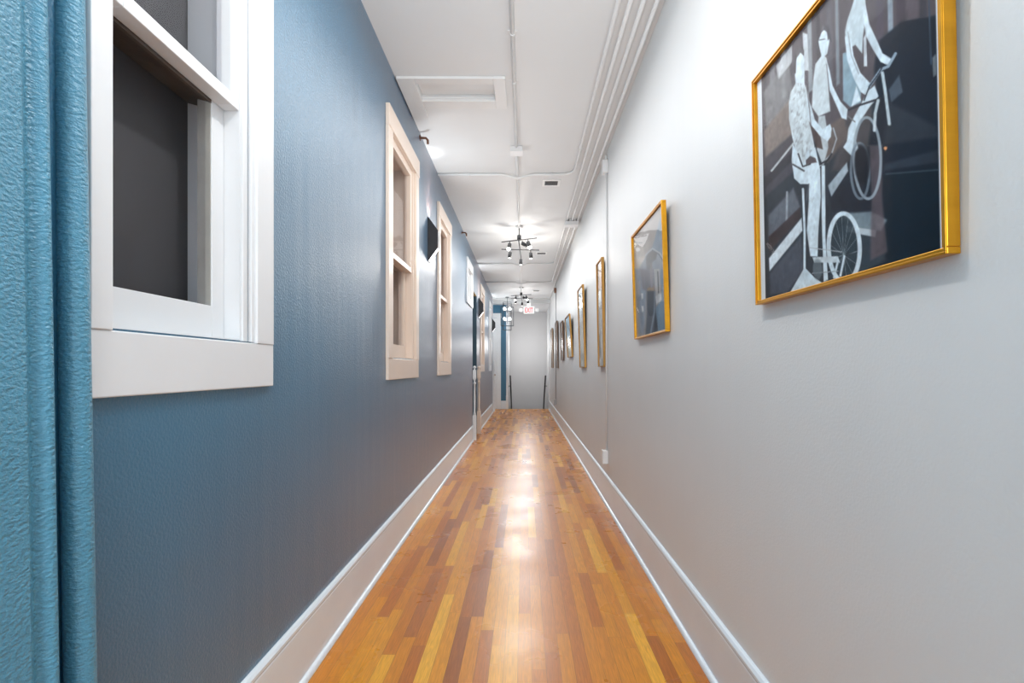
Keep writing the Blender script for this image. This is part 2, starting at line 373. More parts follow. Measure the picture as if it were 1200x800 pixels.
WLAB = ['white painted double-hung window in the blue wall nearest the camera, dark board behind',
        'second double-hung window from the camera, white casing tinted as lit warm, before the first black sconce',
        'third double-hung window along the blue wall, just beyond the first black sconce',
        'short high white window in the blue wall just before the open passage',
        'white cased window, tinted as lit warm, behind the second black sconce, past the open passage',
        'farthest white cased window near the end of the blue wall']
for i, ((y0,y1,zb,zt,mz,lw,tm,bd,sd), h) in enumerate(zip(WIN, holes)):
    w = struct('window_%d' % (i+1), (XL, y0, zb), WLAB[i])
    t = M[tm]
    def part(mb, name, mat):
        o = mb.build(name, mat); o.parent = w; o.matrix_parent_inverse = Matrix.Translation((-XL, -y0, -zb)); return o
    f = XL+0.022
    ap = h[2]-zb
    # casing: two legs, head with small overhang
    m = MB()
    m.box(XL, f, y0, y0+lw, zb+ap-0.006, zt-0.135, 0.002)
    m.box(XL, f, y1-CW, y1, zb+ap-0.006, zt-0.135, 0.002)
    m.box(XL, f+0.004, y0-0.0, y1+0.012, zt-0.135, zt, 0.003)
    part(m, 'casing', t)
    m = MB()
    if mz: m.box(XL, f-0.003, y0+0.001, y1+0.004, zb, zb+ap-0.006, 0.003)
    else: m.box(XL, f, y0, y1, zb, zb+ap-0.006, 0.003)
    part(m, 'apron', t)
    # stepped stop beads
    m = MB()
    a0, a1, b0, b1 = h
    for (inset, xf) in ((0.0, XL+0.013), (0.021, XL+0.002), (0.043, XL+0.010)):
        wdt = 0.018
        e1 = a1+STOP-inset
        m.box(XL-0.001, xf, max(e1-wdt, a1), e1, b0-0.002, b1, 0.0015)
    m.box(XL-0.001, XL+0.010, a0-0.004, a1+0.06, b1, b1+0.02, 0.0015)
    part(m, 'stop_bead', t)
    # jamb lining
    m = MB(); g = 0.004
    m.box(XL-WT+0.01, XL+0.002, a0-g*0, a0+g, b0, b1); m.box(XL-WT+0.01, XL+0.002, a1-g, a1, b0, b1)
    m.box(XL-WT+0.01, XL+0.002, a0+g, a1-g, b1-g, b1); m.box(XL-WT+0.01, XL+0.002, a0+g, a1-g, b0, b0+g)
    part(m, 'jamb', t)
    y_a, y_b = a0+g+0.001, a1-g-0.001
    z_a, z_b = b0+g+0.001, b1-g-0.001
    if mz:
        xu0, xu1 = XL+0.001, XL-0.043      # upper sash
        us, br = 0.042, 0.036
        u = MB()
        u.box(xu1, xu0, y_a, y_a+us, mz, z_b, 0.002); u.box(xu1, xu0, y_b-us, y_b, mz, z_b, 0.002)
        u.box(xu1, xu0, y_a+us, y_b-us, mz, mz+br, 0.002); u.box(xu1, xu0, y_a+us, y_b-us, z_b-0.05, z_b, 0.002)
        up = part(u, 'upper_sash', t)
        gp = MB().box(XL-0.030, XL-0.027, y_a+us, y_b-us, mz+br, z_b-0.05).build('glass_pane', M['glass'], up); gp.matrix_parent_inverse = Matrix.Identity(4)
        xl0, xl1 = XL-0.045, XL-0.085      # lower sash
        ls = 0.058
        l = MB()
        l.box(xl1, xl0, y_a, y_a+ls, z_a, mz+0.03, 0.002); l.box(xl1, xl0, y_b-ls, y_b, z_a, mz+0.03, 0.002)
        l.box(xl1, xl0, y_a+ls, y_b-ls, z_a, z_a+0.092, 0.002); l.box(xl1, xl0, y_a+ls, y_b-ls, mz+0.006, mz+0.03, 0.002)
        lo = part(l, 'lower_sash', t)
        MB().box(XL-0.064, XL-0.061, y_a+ls, y_b-ls, z_a+0.092, mz+0.006).build('glass_pane', M['glass'], lo)
        # weathered inner edges of the lower sash
        e = MB()
        e.box(xl1-0.001, xl0-0.004, y_b-ls-0.003, y_b-ls, z_a+0.092, mz+0.004)
        e.box(xl1-0.001, xl0-0.004, y_a+ls, y_a+ls+0.003, z_a+0.092, mz+0.004)
        e.build('sash_edge', M['sash_grey'] if i == 0 else t, lo)
        e = MB(); e.prism([(XL-WT+0.012, mz+0.024), (xl0-0.002, mz-0.006), (xl0-0.002, mz+0.004), (XL-WT+0.012, mz+0.034)], 'y', y_a+0.001, y_b-0.001)
        part(e, 'batten', M['sash_old'] if i == 0 else t)
        ex = MB(); ex.box(xl1-0.018, xl1-0.006, y_b-0.018, y_b, z_a, mz-0.008, 0.001); ex.box(xl1-0.018, xl1-0.006, y_a, y_a+0.018, z_a, mz-0.008, 0.001)
        part(ex, 'parting_strip', t)
    else:
        us = 0.05
        u = MB(); xu0, xu1 = XL-0.02, XL-0.06
        u.box(xu1, xu0, y_a, y_a+us, z_a, z_b, 0.002); u.box(xu1, xu0, y_b-us, y_b, z_a, z_b, 0.002)
        u.box(xu1, xu0, y_a+us, y_b-us, z_a, z_a+us, 0.002); u.box(xu1, xu0, y_a+us, y_b-us, z_b-us, z_b, 0.002)
        up = part(u, 'sash', t)
        MB().box(XL-0.042, XL-0.039, y_a+us, y_b-us, z_a+us, z_b-us).build('glass_pane', M['glass'], up)
    bk = MB(); bk.box(XL-WT+0.001, XL-WT+0.009, a0+0.001, a1-0.001, b0+0.001, b1-0.001)
    part(bk, 'backing_board', M[bd])

# small latch on window 2's meeting rail
# ------------------------------------------------------------------ proud wall edge and painted pipe at far left
prof = [(XL, YB), (-0.815, YB), (-0.815, 0.838), (-0.820, 0.846), (-0.8255, 0.854), (-0.8265, 0.860), (-0.8245, 0.866), (-0.8185, 0.872), (-0.814, 0.878), (-0.8135, 0.885), (-0.817, 0.8905), (-0.826, 0.894), (XL, 0.895)]
LEAN = 0.0175
bm = bmesh.new()
rings = []
for k in range(9):
    z = ZC*k/8
    rings.append([bm.verts.new((x - (LEAN*(z-1.2) if x > XL+1e-6 else 0), y, z)) for x, y in prof])
n = len(prof)
for a, b in zip(rings, rings[1:]):
    for k in range(n):
        f = bm.faces.new((a[k], a[(k+1)%n], b[(k+1)%n], b[k])); f.smooth = 2 <= k < n-2
bm.faces.new(rings[0][::-1]); bm.faces.new(rings[-1]); bmesh.ops.recalc_face_normals(bm, faces=bm.faces[:])
me = bpy.data.meshes.new('trim_1'); bm.to_mesh(me); bm.free(); me.materials.append(M['bluelit'])
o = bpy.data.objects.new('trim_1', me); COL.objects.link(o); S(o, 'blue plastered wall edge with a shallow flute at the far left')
pp = [(-0.845 - LEAN*(z-1.2), 0.9635, z) for z in [ZC*k/10 for k in range(11)]]
pp[0] = (pp[0][0], pp[0][1], 0.0)
mb = MB().tube(pp, 0.0245, 24)
tag(mb.build('vertical_pipe', M['bluelit']), 'fat vertical pipe painted textured blue beside the nearest window', 'pipe')

# ------------------------------------------------------------------ other walls, ceiling, floor
S(MB().box(XR, XR+0.15, YB, YE+2.1, -2.2, ZC).build('wall_right', M['white']), 'off-white plaster wall hung with pictures on the right')
S(MB().box(XL-1.8, XR, YB-0.15, YB, 0, ZC).build('wall_back', M['white']))
S(MB().box(-2.6, XR, YB-0.15, YE, -0.12, 0.0).build('floor', M['floor']), 'golden oak strip floor running down the hallway')
HX0, HX1, HY0, HY1 = -0.735, -0.205, 3.47, 3.69
S(slab('ceiling', 'z', ZC, ZC+0.15, (-2.6, XR+0.15), (YB-0.15, YE+2.1), [(HX0,HX1,HY0,HY1)], M['ceil']), 'white painted plaster ceiling with conduits')
# header over the stairs, lower ceiling beyond
S(MB().box(-2.6, XR, 14.5, 14.62, 3.03, ZC).build('trim_2', M['ceil']), 'white header beam across the end of the hallway')
S(MB().box(-2.6, XR, 14.62, YE+2.1, 3.045, ZC).build('ceiling_stairwell', M['stair']))
S(MB().box(-2.6, -0.46, YE, YE+0.12, -2.2, 3.045).build('wall_end_left', M['bluesmooth']), 'blue end wall left of the stairs')
S(MB().box(-0.58, -0.46, YE+0.12, YE+1.9, -2.2, 3.045).build('wall_stair_left', M['stair']))
S(MB().box(-0.58, XR, YE+1.9, YE+2.05, -2.2, 3.045).build('wall_end', M['stair']), 'plain light grey wall at the far end beyond the stairs')
S(MB().box(-0.46, XR, YE-0.12, YE-0.001, -2.2, -0.12).build('wall_stair_riser', M['stair']))
# alcove left side and passage
S(MB().box(-2.6, -2.45, 9.5, YE, 0, ZC).build('wall_alcove_left', M['white']))
S(MB().box(-2.45, XL-WT, 13.95, 14.1, 0, ZC).build('wall_alcove_near', M['white']))
S(MB().box(-2.45, XL-WT, DOOR[1], DOOR[1]+0.15, 0, ZC).build('wall_passage_far', M['teal']), 'deep teal wall inside the side passage')
S(MB().box(-2.45, XL-WT, DOOR[0]-0.15, DOOR[0], 0, ZC).build('wall_passage_near', M['teal']))
S(MB().box(-2.6, -2.45, DOOR[0]-0.15, 9.5, 0, ZC).build('wall_passage_left', M['teal']))
S(MB().box(-2.45, XL-WT, DOOR[0], DOOR[1], 2.51, 2.6).build('ceiling_passage', M['tan']), 'ceiling of the side passage, tinted tan as if lit warm')
# thin sheets in the passage opening: darker teal reveal, soffit coloured as lit warm
S(MB().box(XL-WT, XL-0.002, DOOR[1]-0.006, DOOR[1]-0.0005, 0, DOOR[3]-0.007).build('trim_3', M['teal']))
S(MB().box(XL-WT, XL-0.002, DOOR[0], DOOR[1], DOOR[3]-0.006, DOOR[3]-0.0005).build('trim_4', M['tan']))

# stairs down
st = thing('staircase', 'stairs descending beyond the far floor edge', 'stairs', (0.14, YE, -0.2))
for k in range(7):
    z = -0.19*(k+1); y = YE + 0.26*k
    s_ = MB().box(-0.455, XR-0.005, y+0.001, min(y+0.27, YE+1.88), z-0.03, z, 0.004)
    s_.box(-0.455, XR-0.005, y+0.004, min(y+0.255, YE+1.88), z-0.19, z-0.03)
    o = s_.build('tread', M['tread'], st); o.matrix_parent_inverse = Matrix.Translation((-0.14, -YE, 0.2))

# ------------------------------------------------------------------ baseboards
def baseboard(name, x, sgn, y0, y1, label):
    h = 0.245
    prof = [(0,0),(0.017,0),(0.017,h-0.035),(0.015,h-0.03),(0.019,h-0.022),(0.019,h-0.012),(0.012,h-0.003),(0.004,h),(0,h)]
    poly = [(x+sgn*a, b) for a, b in prof]
    m = MB().prism(poly, 'y', y0, y1)
    root = S(m.build(name, M['base']), label)
    q = [(x+sgn*0.0172, 0.0005)] + [(x+sgn*(0.0172+0.018*math.cos(a)), 0.0005+0.02*math.sin(a)) for a in [math.pi/2*k/6 for k in range(7)]]
    mm = MB().prism(q, 'y', y0, y1).build('shoe_moulding', M['base'], root)
    return root
baseboard('baseboard_left', XL, 1, 0.995, 8.49, 'tall white baseboard along the blue wall')
baseboard('baseboard_left.001', XL, 1, 9.42, 14.03, 'tall white baseboard along the far stretch of blue wall')
baseboard('baseboard_right', XR, -1, YB, 14.98, 'tall white baseboard along the white wall')
S(MB().box(-0.672, -0.525, YE-0.02, YE-0.0005, 0.0005, 0.24, 0.003).build('baseboard_end', M['base']))

# door and casing at the end on the left
d1 = struct('door_1', (-1.2, YE, 0), 'white door and casing on the end wall left of the stairs')
def dpart(mb, n, m):
    o = mb.build(n, m, d1); o.matrix_parent_inverse = Matrix.Translation((1.2, -YE, 0)); return o
m = MB(); m.box(-0.795, -0.675, YE-0.03, YE-0.0005, 0.0005, 2.66, 0.004); m.box(-1.73, -1.61, YE-0.03, YE-0.0005, 0.0005, 2.66, 0.004); m.box(-1.75, -0.655, YE-0.034, YE-0.0005, 2.66, 2.80, 0.004)
dpart(m, 'casing', M['trim'])
dl = MB().box(-1.608, -0.797, YE-0.016, YE-0.0005, 0.004, 2.655, 0.003)
for (za, zb_) in ((0.2,0.95),(1.1,2.4)):
    for (xa, xb) in ((-1.5,-1.24),(-1.16,-0.9)):
        dl.box(xa, xb, YE-0.022, YE-0.016, za, zb_, 0.004)
dl = dpart(dl, 'door_leaf', M['trim'])
kb = MB(); kb.lathe([(0.012,0),(0.012,0.03),(0.028,0.04),(0.03,0.055),(0.02,0.068),(0.004,0.072)], 0, 0, 16, Matrix.Translation((-0.86, YE-0.016, 1.0)) @ Matrix.Rotation(math.pi/2, 4, 'X'))
kb.build('handle', M['bronze'], dl)
# white corner bead above the last guard post, and at the right end wall
S(MB().box(-0.522, -0.458, YE-0.012, YE-0.0005, 0.0, 3.03, 0.003).build('trim_5', M['trim']))
S(MB().box(XR-0.016, XR-0.0005, 14.985, 15.09, 0.0, 3.02, 0.003).build('trim_6', M['trim']))
S(MB().box(XL-0.0, XL+0.006, 14.04, 14.1, 0.26, ZC-0.005, 0.002).build('trim_7', M['trim']))

# ------------------------------------------------------------------ turned corner guards
def guard(cx, cy, label, dz=0.0, s=0.055, mat='trim', yaw=0.0):
    t = thing('corner_guard_post', label, 'corner post', (cx, cy, 0), 'turned white corner guard posts')
    h = s/2
    p = MB().box(-h-0.004, h+0.004, -h-0.004, h+0.004, 0, 0.40, 0.002)
    p.prism([(-h-0.004,0.40),(h+0.004,0.40),(h*0.6,0.43),(-h*0.6,0.43)], 'y', -h*0.6, h*0.6)
    p.build('plinth', M[mat], t)
    MB().lathe([(0.019,0.42),(0.023,0.44),(0.018,0.455),(0.016,0.48),(0.019,0.70),(0.017,0.93+dz),(0.024,0.94+dz),(0.024,0.955+dz),(0.016,0.965+dz),(0.015,0.985+dz),(0.021,0.998+dz),(0.021,1.006+dz)], 0, 0, 20).build('turned_shaft', M[mat], t)
    b = MB().box(-h, h, -h, h, 1.02+dz, 1.165+dz, 0.004)
    b.prism([(-h*0.6,1.004+dz),(h*0.6,1.004+dz),(h,1.021+dz),(-h,1.021+dz)], 'y', -h*0.75, h*0.75)
    b.build('square_block', M[mat], t)
    MB().lathe([(h*0.85,1.165+dz),(h*0.5,1.178+dz),(h*0.45,1.188+dz),(h*0.95,1.20+dz),(h*1.05,1.212+dz),(h*0.8,1.226+dz),(0.006,1.236+dz)], 0, 0, 20).build('finial', M[mat], t)
    return t
guard(XL+0.036, 8.535, 'turned white guard post on the near corner of the side passage')
guard(XL+0.037, 9.37, 'turned warm-tinted guard post on the far corner of the side passage', s=0.062, mat='warmtint')
guard(XL+0.036, 14.065, 'turned white guard post where the blue wall ends', dz=0.16, s=0.05)
guard(-0.492, YE-0.05, 'turned white guard post beside the left stair rail', s=0.055)

# ------------------------------------------------------------------ ceiling: access hatch
ht = thing('access_hatch', 'white framed attic hatch set into the ceiling near the blue wall', 'hatch', (-0.48, 3.58, ZC))
def hp(mb, n, m):
    o = mb.build(n, m, ht); o.matrix_parent_inverse = Matrix.Translation((0.48, -3.58, -ZC)); return o
zf = ZC-0.020
m = MB()
m.box(-0.852, HX0, 3.40, 3.95, zf, ZC-0.0005, 0.003)
m.box(HX1, -0.125, 3.40, 3.80, zf, ZC-0.0005, 0.003)
m.box(HX0, HX1, 3.40, HY0, zf, ZC-0.0005, 0.003)
m.box(HX0, HX1, HY1, 3.80, zf, ZC-0.0005, 0.003)
hp(m, 'frame', M['conduit'])
hp(MB().box(HX0+0.002, HX1-0.002, HY0+0.002, HY1-0.002, ZC+0.028, ZC+0.045), 'panel', M['ceil'])

# ceiling vents
def vent(x, y, w, d, label):
    t = thing('ceiling_vent', label, 'vent', (x, y, ZC), 'small louvred ceiling vents')
    m = MB(); e = 0.025
    m.box(-w/2-e, w/2+e, -d/2-e, -d/2, -0.010, -0.0005, 0.002); m.box(-w/2-e, w/2+e, d/2, d/2+e, -0.010, -0.0005, 0.002)
    m.box(-w/2-e, -w/2, -d/2, d/2, -0.010, -0.0005, 0.002); m.box(w/2, w/2+e, -d/2, d/2, -0.010, -0.0005, 0.002)
    m.build('frame', M['plastic'], t)
    m = MB(); k = 7
    for i in range(k):
        y_ = -d/2 + d*(i+0.5)/k
        m.prism([(y_-d/k*0.30, -0.008), (y_-d/k*0.22, -0.009), (y_+d/k*0.36, -0.002), (y_+d/k*0.28, -0.001)], 'x', -w/2, w/2)
    m.build('louvre', M['ventdark'], t)
    MB().box(-w/2, w/2, -d/2, d/2, -0.0008, -0.0003).build('duct_opening', M['ventdark'], t)
vent(0.286, 5.36, 0.135, 0.13, 'louvred vent in the ceiling nearest the camera, before the first track light')
vent(0.295, 8.65, 0.14, 0.13, 'louvred ceiling vent just past the first track light')
vent(0.31, 12.85, 0.14, 0.13, 'louvred ceiling vent beside the far track light')

# ------------------------------------------------------------------ conduits
def arc(p0, c, p1, n=8):
    p0, c, p1 = Vector(p0), Vector(c), Vector(p1)
    return [((1-t)**2*p0 + 2*t*(1-t)*c + t*t*p1) for t in [i/n for i in range(n+1)]]
R = 0.0125
zc = ZC-R-0.003
def strap(mb_parent, pts, axis):
    for (x,y,z) in pts:
        m = MB()
        if axis == 'y': m.lathe([(R+0.0025,-0.008),(R+0.0025,0.008)], 0, 0, 12, Matrix.Translation((x,y,z)) @ Matrix.Rotation(math.pi/2,4,'X')); m.box(x-0.03,x+0.03,y-0.008,y+0.008,ZC-0.004,ZC-0.0005)
        else: m.lathe([(R+0.0025,-0.008),(R+0.0025,0.008)], 0, 0, 12, Matrix.Translation((x,y,z)) @ Matrix.Rotation(math.pi/2,4,'Y')); m.box(x-0.008,x+0.008,y-0.03,y+0.03,ZC-0.004,ZC-0.0005)
        m.build('strap', M['conduit'], mb_parent)
CG = 'painted electrical conduits'
def jog(y, x0, x1, left_end):
    """cross run at depth y from the left wall to x1, dipping under the centre conduit"""
    d = 0.03
    pts = [(left_end, y, zc), (-0.26, y, zc)]
    pts += arc((-0.26,y,zc),(-0.19,y,zc),(-0.15,y,zc-d*0.55),5)[1:]
    pts += arc((-0.15,y,zc-d*0.55),(-0.10,y,zc-d-0.003),(-0.065,y,zc-d-0.003),4)[1:]
    pts += arc((-0.065,y,zc-d-0.003),(-0.03,y,zc-d-0.003),(0.02,y,zc-d*0.55),4)[1:]
    pts += arc((0.02,y,zc-d*0.55),(0.06,y,zc),(0.13,y,zc),5)[1:]
    return pts
def run(xa, y_turn, label):
    pts = [(xa, YB+0.01, zc), (xa, y_turn-0.16, zc)] + arc((xa,y_turn-0.16,zc),(xa,y_turn,zc),(xa-0.16,y_turn,zc))[1:]
    pts += jog(y_turn, 0, 0, XL+0.001)[::-1]
    o = tag(MB().tube(pts, R).build('electrical_conduit', M['conduit']), label, 'conduit', CG)
    strap(o, [(xa, 1.5, zc), (xa, y_turn-0.6, zc)], 'y'); strap(o, [(-0.55, y_turn, zc), (0.28, y_turn, zc)], 'x')
    return o
run(0.497, 5.10, 'innermost ceiling conduit on the right, turning across the ceiling before the first vent')
run(0.560, 9.46, 'second conduit from the ceiling middle, turning across past the first track light')
run(0.628, 11.50, 'third ceiling conduit from the middle, turning across before the far track light')
o = tag(MB().tube([(0.700, YB+0.01, zc-0.004), (0.700, 14.05, zc-0.004)] + arc((0.70,14.05,zc-0.004),(0.70,14.2,zc-0.004),(0.55,14.2,zc-0.004))[1:] + [(XL+0.001,14.2,zc-0.004)], R).build('electrical_conduit', M['conduit']), 'outermost ceiling conduit hugging the white wall corner', 'conduit', CG)
strap(o, [(0.70, 2.2, zc-0.004), (0.70, 7.9, zc-0.004)], 'y')
# centre feed
XC = -0.066
o = tag(MB().tube([(XC, YB+0.01, zc), (XC, 4.44, zc)], R).build('electrical_conduit', M['conduit']), 'centre ceiling conduit running from above the camera to the first ceiling box', 'conduit', CG)
strap(o, [(XC, 2.95, zc), (XC, 3.45, zc)], 'y')
tag(MB().tube([(XC, 4.60, zc), (XC, 6.93, zc)], R).build('electrical_conduit', M['conduit']), 'centre ceiling conduit between the ceiling box and the first track light', 'conduit', CG)
tag(MB().tube([(XC, 7.07, zc), (XC, 12.24, zc)], R).build('electrical_conduit', M['conduit']), 'centre ceiling conduit between the two track lights', 'conduit', CG)
bx = thing('junction_box', 'white junction box in the middle of the ceiling before the first cross conduit', 'junction box', (XC, 4.52, ZC), 'painted junction boxes')
MB().box(-0.052, 0.052, -0.052, 0.052, -0.045, -0.0005, 0.004).build('box', M['outlet'], bx)
MB().box(-0.055, 0.055, -0.055, 0.055, -0.050, -0.045, 0.001).build('cover', M['outlet'], bx)
# box on the right conduits
bx = thing('junction_box', 'white junction box on the ceiling conduits near the first track light', 'junction box', (0.622, 6.72, ZC), 'painted junction boxes')
MB().box(-0.088, 0.088, -0.07, 0.07, -0.075, -0.031, 0.004).box(-0.03, -0.01, -0.06, 0.06, -0.034, -0.0005).box(0.03, 0.05, -0.06, 0.06, -0.034, -0.0005).build('box', M['outlet'], bx)
MB().box(-0.092, 0.092, -0.074, 0.074, -0.080, -0.075, 0.001).build('cover', M['outlet'], bx)
# wall drops
def drop(y, label, zbox_top, boxlabel, outlabel, boxmat, omat, zt=2.985, cm='conduit', thick=0.0125):
    xw = XR-0.014
    tag(MB().tube([(xw, y, zc-0.03), (xw, y, zbox_top)], thick).build('electrical_conduit', M['conduit']), label[0], 'conduit', CG)
    b = thing('junction_box', boxlabel, 'junction box', (XR, y, zbox_top), 'painted junction boxes')
    MB().box(-0.045, -0.0005, -0.04, 0.04, -0.112, 0, 0.004).build('box', M[boxmat], b)
    MB().box(-0.049, -0.045, -0.043, 0.043, -0.115, 0.003, 0.001).build('cover', M[boxmat], b)
    tag(MB().tube([(xw+0.004, y, zbox_top-0.112), (xw+0.004, y, 0.47)], 0.0085).build('electrical_conduit', M[cm]), label[1], 'conduit', CG)
    b = thing('outlet_box', outlabel, 'outlet', (XR, y, 0.41), 'surface outlet boxes')
    MB().box(-0.045, -0.0005, -0.036, 0.036, -0.058, 0.058, 0.004).build('box', M[omat], b)
    c = MB().box(-0.050, -0.045, -0.039, 0.039, -0.061, 0.061, 0.002).build('cover', M[omat], b)
    mm = MB()
    for s_ in (-0.024, 0.024): mm.box(-0.0515, -0.050, -0.016, 0.016, s_-0.014, s_+0.014, 0.0005)
    mm.build('socket', M[omat], c)
drop(4.56, ('upper thick conduit dropping to the wall box before the narrow tall picture', 'thin conduit running down the white wall beside the narrow tall picture'),
     3.04, 'white junction box high on the white wall above the first tall picture', 'white outlet box low on the white wall, nearest the camera', 'outlet', 'outlet')
drop(11.8, ('short conduit above the brown wall box', 'grey conduit running down the wall from the brown box'),
     3.04, 'unpainted brown junction box high on the far white wall', 'grey outlet box low on the far white wall', 'brownbox', 'greybox', cm='greybox')

# pipe stubs near the ceiling on the blue wall
for (y, z, lab) in ((4.23, 3.10, 'rusty pipe stub near the ceiling above the second window'), (7.07, 3.07, 'small rusty pipe stub near the ceiling past the third window')):
    m = MB().tube([(XL-0.004, y, z), (XL+0.05, y, z-0.002), (XL+0.065, y, z-0.02), (XL+0.066, y, z-0.05)], 0.010, 10)
    m.lathe([(0.022,0),(0.022,0.006)], 0, 0, 14, Matrix.Translation((XL-0.001,y,z)) @ Matrix.Rotation(math.pi/2,4,'Y'))
    tag(m.build('pipe_stub', M['rust']), lab, 'pipe stub', 'rusty pipe stubs')

# ------------------------------------------------------------------ track lights
def orient(c, d):
    d = Vector(d).normalized()
    q = Vector((0,0,-1)).rotation_difference(d)
    return Matrix.Translation(c) @ q.to_matrix().to_4x4()
def track_light(y, label, flip=False):
    t = thing('track_light', label, 'ceiling light', (XC, y, ZC), 'black track lights down the hallway')
    # coordinates below relative to (XC, y, ZC)
    MB().lathe([(0.05,-0.0005),(0.05,-0.022),(0.012,-0.028)][::-1], 0, 0, 24).build('canopy', M['conduit'], t)
    MB().tube([(0,0,-0.024),(0,0,-0.135)], 0.006, 10).build('stem', M['black'], t)
    MB().lathe([(0.028,-0.195),(0.028,-0.13),(0.01,-0.125)], 0, 0, 20).build('hub', M['black'], t)
    zr = -0.198
    MB().tube([(-0.006,-0.03,zr),(0.02,1.07,zr)], 0.009, 10).build('rail', M['black'], t)
    MB().tube([(-0.245,0.12,zr+0.008),(0.24,-0.10,zr+0.008)], 0.007, 10).build('crossbar', M['black'], t)
    MB().tube([(-0.262,0.50,zr-0.005),(0.29,0.55,zr-0.005)], 0.007, 10).build('crossbar', M['black'], t)
    heads = [((-0.13,0.07,zr+0.005),(-0.14,-0.40,-0.75),1,0.005), ((0.12,-0.05,zr+0.005),(0.25,-0.30,-0.9),1,0.005),
             ((-0.135,0.512,zr-0.006),(-0.12,0.05,-1),0,0.02), ((0.165,0.539,zr-0.006),(0.06,0.05,-1),0,0.02),
             ((0.018,1.05,zr),(-0.02,-0.1,-1),0,0.0), ((0.045,-0.0,zr-0.006),(0.6,0.75,-0.15),0,0.0)]
    for (p, d, lit, _) in heads:
        p = Vector(p); d = Vector(d).normalized()
        j = p + Vector((0,0,-0.035))
        hd = MB().lathe([(0.006,0.0),(0.026,-0.004),(0.027,-0.085),(0.024,-0.085)][::-1], 0, 0, 20, orient(j, d))
        hd.tube([p, p+Vector((0,0,-0.038))], 0.006, 8)
        h = hd.build('spot_head', M['black'], t)
        if lit:
            MB().sphere(j + d*0.088, 0.026).build('bulb', M['bulb'], h)
        else:
            MB().lathe([(0.004,-0.095),(0.018,-0.0935),(0.023,-0.086)], 0, 0, 20, orient(j, d)).build('bulb', M['bulboff'], h)
    return t
track_light(7.0, 'black six-spot track light hanging mid-hallway, nearer of the two')
track_light(12.3, 'black spot track light near the exit sign, farther of the two')

# ------------------------------------------------------------------ wall sconces
def sconce(y, z0, z1, label):
    t = thing('wall_sconce', label, 'sconce', (XL, y, (z0+z1)/2), 'black wedge wall sconces')
    H = (z1-z0)/2; h = H*0.40; D = 0.092; W = 0.085; th = 0.006
    MB().box(0.0005, 0.006, 0, W, -H, H, 0.001).build('back_plate', M['sconce'], t)
    b = MB()
    poly = [(0.006,-H),(D,-h),(D,h),(0.006,H)]
    b.prism(poly, 'y', 0, th); b.prism(poly, 'y', W-th, W)
    b.box(D-th, D, th, W-th, -h, h, 0.001)
    b.build('body', M['sconce'], t)
    for q in ([(0.008,H-0.085),(D-0.008,h-0.02),(D-0.008,h-0.026),(0.008,H-0.091)], [(0.008,-H+0.006),(D-0.002,-h+0.004),(D-0.002,-h+0.016),(0.008,-H+0.018)]):
        n = 'diffuser'
        MB().prism(q, 'y', th+0.0005, W-th-0.0005).build(n, M['diffuser'], t)
    return t
SC = [(4.57, 2.155, 2.548), (9.70, 2.150, 2.53), (13.72, 2.16, 2.53)]
SLAB = ['black wedge sconce on the blue wall between the second and third windows', 'black wedge sconce beside the window past the open passage', 'farthest wedge sconce, near the end of the blue wall']
for (y, a, b), l in zip(SC, SLAB): sconce(y, a, b, l)

# ------------------------------------------------------------------ cage chandelier
CX, CY = -0.457, 14.0
ch = thing('cage_chandelier', 'dark wire cage chandelier with glowing globes near the end of the hallway', 'chandelier', (CX, CY, ZC))
def frame_box(w, d, z0, z1, r=0.006):
    m = MB()
    for sx in (-1,1):
        for sy in (-1,1):
            m.tube([(sx*w/2, sy*d/2, z0), (sx*w/2, sy*d/2, z1)], r, 8)
    for z in (z0, z1):
        for s_ in (-1,1):
            m.tube([(-w/2, s_*d/2, z), (w/2, s_*d/2, z)], r, 8); m.tube([(s_*w/2, -d/2, z), (s_*w/2, d/2, z)], r, 8)
    return m
off = CAM_H-ZC
frame_box(0.345, 0.16, 1.15+off, 1.66+off).build('outer_cage', M['chrome'], ch)
frame_box(0.215, 0.26, 1.035+off, 1.785+off).build('inner_cage', M['chrome'], ch)
m = MB().tube([(0,0,-0.0005),(0,0,-0.02)], 0.05, 24); m.build('canopy', M['chrome'], ch)
MB().tube([(0,0,-0.02),(0,0,1.21+off)], 0.006, 10).build('stem', M['chrome'], ch)
for z in (1.60, 1.325):
    m = MB()
    for a in (math.pi/4, math.pi*3/4): m.tube([(-0.11*math.cos(a),-0.11*math.sin(a),z+off-0.045),(0.11*math.cos(a),0.11*math.sin(a),z+off-0.045)], 0.005, 8)
    m.build('arm', M['chrome'], ch)
    for k in range(4):
        a = math.pi/4+math.pi/2*k
        x, y = 0.105*math.cos(a), 0.105*math.sin(a)
        g = MB().lathe([(0.012,z+off-0.05),(0.018,z+off-0.042),(0.018,z+off-0.028)], x, y, 14).build('socket', M['chrome'], ch)
        MB().sphere((x, y, z+off+0.012), 0.046, 20, 12).build('globe', M['globe'], g)

